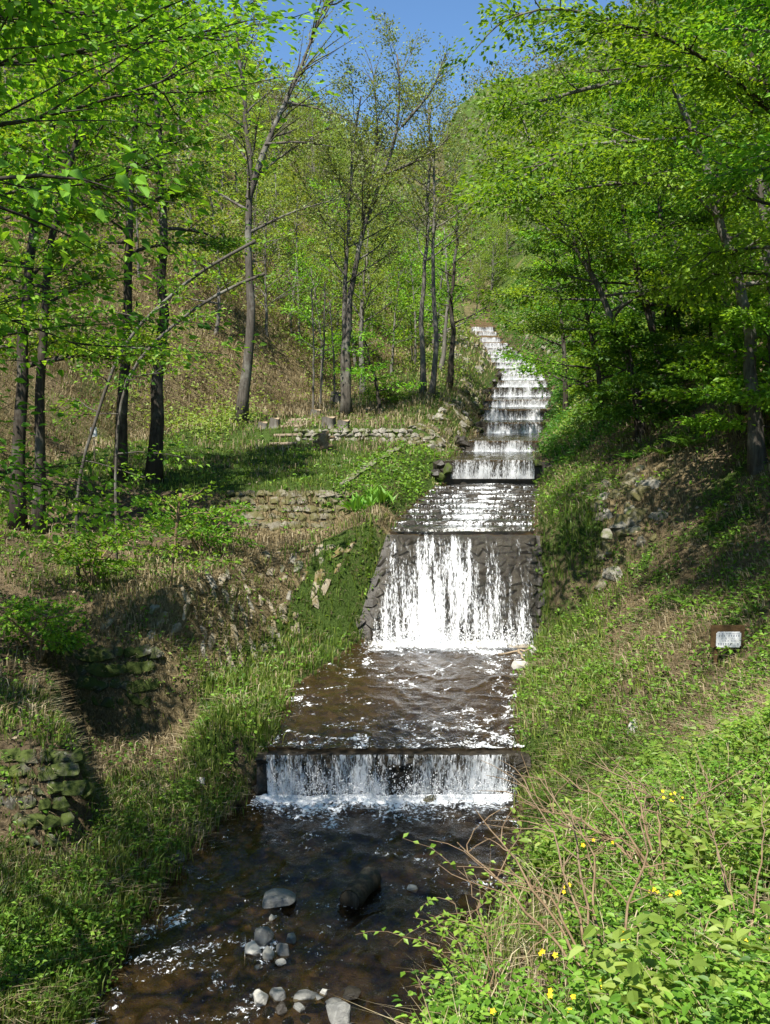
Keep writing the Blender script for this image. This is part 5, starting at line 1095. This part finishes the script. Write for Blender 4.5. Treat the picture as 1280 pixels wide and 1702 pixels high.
FPOS = [(1120, 1190, 12.5, 1.1, 'fern highest on the bank below the white sign'), (1180, 1210, 12.0, 1.0, 'fern to the right of the ferns below the white sign'), (1150, 1225, 11.4, 1.2, 'broad fern in the middle of the ferns below the sign'), (1240, 1230, 11.2, 1.1, 'fern at the right edge under the sign'),
        (1090, 1240, 11.0, .9, 'fern nearest to the pale broken rock'), (955, 1545, 5.2, .42, 'pale feathery fern amid the herbs of the near bank'), (1145, 740, 27, 1.6, 'yellow-green fern on the shaded right slope'), (1108, 745, 27.5, 1.2, 'smaller fern beside the yellow-green one on the right slope'),
        (1050, 735, 29, 1.2, 'fern under the first leaning tree'), (1145, 890, 20, 1.0, 'fern in the middle of the shaded right slope'), (620, 860, 27.2, 1.5, 'bright tall clump of broad leaves left of the riffle')]
for k, (px, py, Y, s, lab) in enumerate(FPOS[:-1]):
    c = at(px, py, Y); c[2] = float(surf(c[0], Y)); t = thing('fern', lab, 'fern', c, 'ferns'); o = link('frond', FERN[k % 3], t); t.scale = (s, s, s); t.rotation_euler = (0, 0, k)
px, py, Y, s, lab = FPOS[-1]; 
for k, (px, py, lab) in enumerate(((600, 868, 'bright broad-leaved clump left of the riffle, nearest the wall'), (628, 850, 'bright broad-leaved clump at the water left of the riffle'))):
    c = at(px, py, 27.6 + k * .5); c[2] = float(surf(c[0], c[1])); mb = MB(); n = 46; a = RNG.uniform(0, 6.28, n); d = np.stack([np.cos(a), np.sin(a), RNG.uniform(.6, 2.2, n)], -1)
    leaves(mb, RNG.normal(0, .16, (n, 3)) * [1, 1, .15] , d, np.stack([-np.cos(a), -np.sin(a), np.full(n, .6)], -1), RNG.uniform(.35, .6, n), RNG.uniform(.6, 1, n), w=.14, droop=.05)
    o = mb.build('broadleaf_clump', M['fern'], smooth=False); o.location = c; tag(o, lab, 'plant')
# yellow-flowered plants
FL = [(1122, 1322, 6.8, 7), (1105, 1475, 4.6, 6), (955, 1475, 4.9, 4), (1055, 1560, 4.2, 5), (930, 1590, 4.2, 3), (935, 1668, 3.5, 4), (1020, 1635, 3.9, 3), (985, 1400, 5.6, 3), (800, 1672, 3.7, 2), (1262, 1565, 3.8, 2)]
FLAB = ['yellow-flowered plant highest on the near bank', 'yellow-flowered plant with a row of four blooms at the right', 'few yellow flowers beside the dead arching stems', 'yellow-flowered plant in the middle of the near bank', 'small yellow-flowered plant left of the middle one',
        'yellow flowers lowest on the near bank', 'yellow-flowered plant just right of the red stem', 'yellow flowers amid the tangle of dead stems', 'small yellow flower at the water side of the near bank', 'single yellow flower near the right edge']
for k, (px, py, Y, n) in enumerate(FL):
    c = at(px, py, Y); g = float(surf(c[0], Y)); top = max(.12, min(.9, c[2] - g)); c[2] = g; t = thing('flowering_plant', FLAB[k], 'plant', c, 'yellow flowers of the near bank'); st, lf = MB(), MB()
    for q in range(n):
        a = random.uniform(0, 6.28); r_ = random.uniform(.02, .13); e_ = np.array([r_ * math.cos(a), r_ * math.sin(a) * .5, top * random.uniform(.88, 1.08)])
        tube(st, np.array([(0, 0, 0), e_ * [.4, .4, .6], e_]), [.004, .003, .002], 4, cap=False)
        fl = MB(); b = RNG.uniform(0, 6.28) + np.arange(5) * 1.257; nrm = np.array([random.uniform(-.3, .1), -.8, .7]); u_ = unit(np.cross(nrm, [0, 0, 1.0])[None])[0]; w_ = np.cross(unit(nrm[None])[0], u_)
        leaves(fl, np.tile(e_, (5, 1)), np.cos(b)[:, None] * u_ + np.sin(b)[:, None] * w_ + unit(nrm[None]) * .3, np.tile(nrm, (5, 1)), np.full(5, random.uniform(.011, .016)), np.full(5, random.random()), w=.42); fl.build('flower', M['petal'], t, smooth=False)
        m = 9; f = RNG.uniform(.2, .95, m); a2 = RNG.uniform(0, 6.28, m); leaves(lf, e_[None] * f[:, None] * np.array([1, 1, 1.0]), np.stack([np.cos(a2), np.sin(a2), .2 + 0 * a2], -1), np.tile([0, -.2, 1.0], (m, 1)), RNG.uniform(.03, .06, m), RNG.uniform(.3, 1, m))
    st.build('stem', M['grass'], t); lf.build('foliage', M['cover'], t, smooth=False)
# dead arching shrub
def arch_shrub(label, base, tips, seed, r=.011, mat='bark_brown', kids=5, leafy=0):
    rr = random.Random(seed); b = np.array(base); t = thing('bare_shrub', label, 'shrub', b); lf = MB()
    for tip in tips:
        mb = MB(); e_ = np.array(tip) - b; mid = e_ * .5 + np.array([rr.gauss(0, .05), rr.gauss(0, .08), abs(e_[2]) * .28 + .08]); Q = smooth_path([(0, 0, 0), e_ * .22 + [0, 0, .12], mid, e_ * .8 + [0, 0, .06], e_], 14)
        Q[1:-1] += np.random.default_rng(seed).normal(0, .009, (12, 3)); tube(mb, Q, np.linspace(r, r * .3, 14), 5)
        for q in range(kids):
            i0 = rr.randint(4, 12); d = (Q[i0] - Q[i0 - 1]); az = math.atan2(d[1], d[0]) + rr.choice((-1, 1)) * rr.uniform(.3, 1.1); B = limb_path(Q[i0], az, rr.uniform(-.1, .8), rr.uniform(.15, .5), rr, -.5, 6, .2); tube(mb, B, np.linspace(r * .45, r * .15, 6), 4, cap=False)
            if leafy: 
                n = leafy; w = np.random.default_rng(seed + q).uniform(.2, 1, n); cc = np.stack([np.interp(w * 5, np.arange(6), B[:, z]) for z in range(3)], 1); leaves(lf, cc, RNG.normal(0, 1, (n, 3)) * [1, 1, .4], RNG.normal(0, .3, (n, 3)) + [0, 0, 1], RNG.uniform(.025, .05, n), RNG.uniform(.4, 1, n))
        mb.build('stem', M[mat], t)
    if lf.n: lf.build('foliage', M['cover'], t, smooth=False)
def groundat(px, py, Y):
    c = at(px, py, Y); c[2] = float(surf(c[0], Y)); return c
arch_shrub('dead arching shrub with reddish stems fanning out over the near bank', groundat(1005, 1640, 4.1), [P(790, 1345, 5.2), P(870, 1290, 5.6), P(945, 1330, 5.0), P(835, 1430, 4.8), P(1075, 1320, 5.0), P(760, 1400, 5.0), P(900, 1275, 5.8)], 5, .009, kids=7)
arch_shrub('second dead shrub with tangled pale stems further up the near bank', groundat(1110, 1470, 5.6), [P(920, 1280, 6.4), P(990, 1250, 6.8), P(860, 1330, 6.0), P(1060, 1290, 6.4), P(1190, 1290, 6.4), P(955, 1390, 5.8), P(900, 1360, 6.0)], 9, .010, kids=8)
arch_shrub('leafy sprigs with thin stems hanging over the water, lower middle', groundat(830, 1660, 4.2), [P(705, 1560, 4.6), P(770, 1440, 4.8), P(790, 1500, 4.8), P(690, 1640, 4.2), P(740, 1480, 5.0), P(720, 1610, 4.3)], 15, .005, kids=6, leafy=9)
arch_shrub('pale dry stalks leaning on the near bank at the right', groundat(1240, 1600, 4.0), [P(1180, 1380, 5.0), P(1140, 1260, 6.0), P(1270, 1300, 5.0)], 19, .006, kids=3)
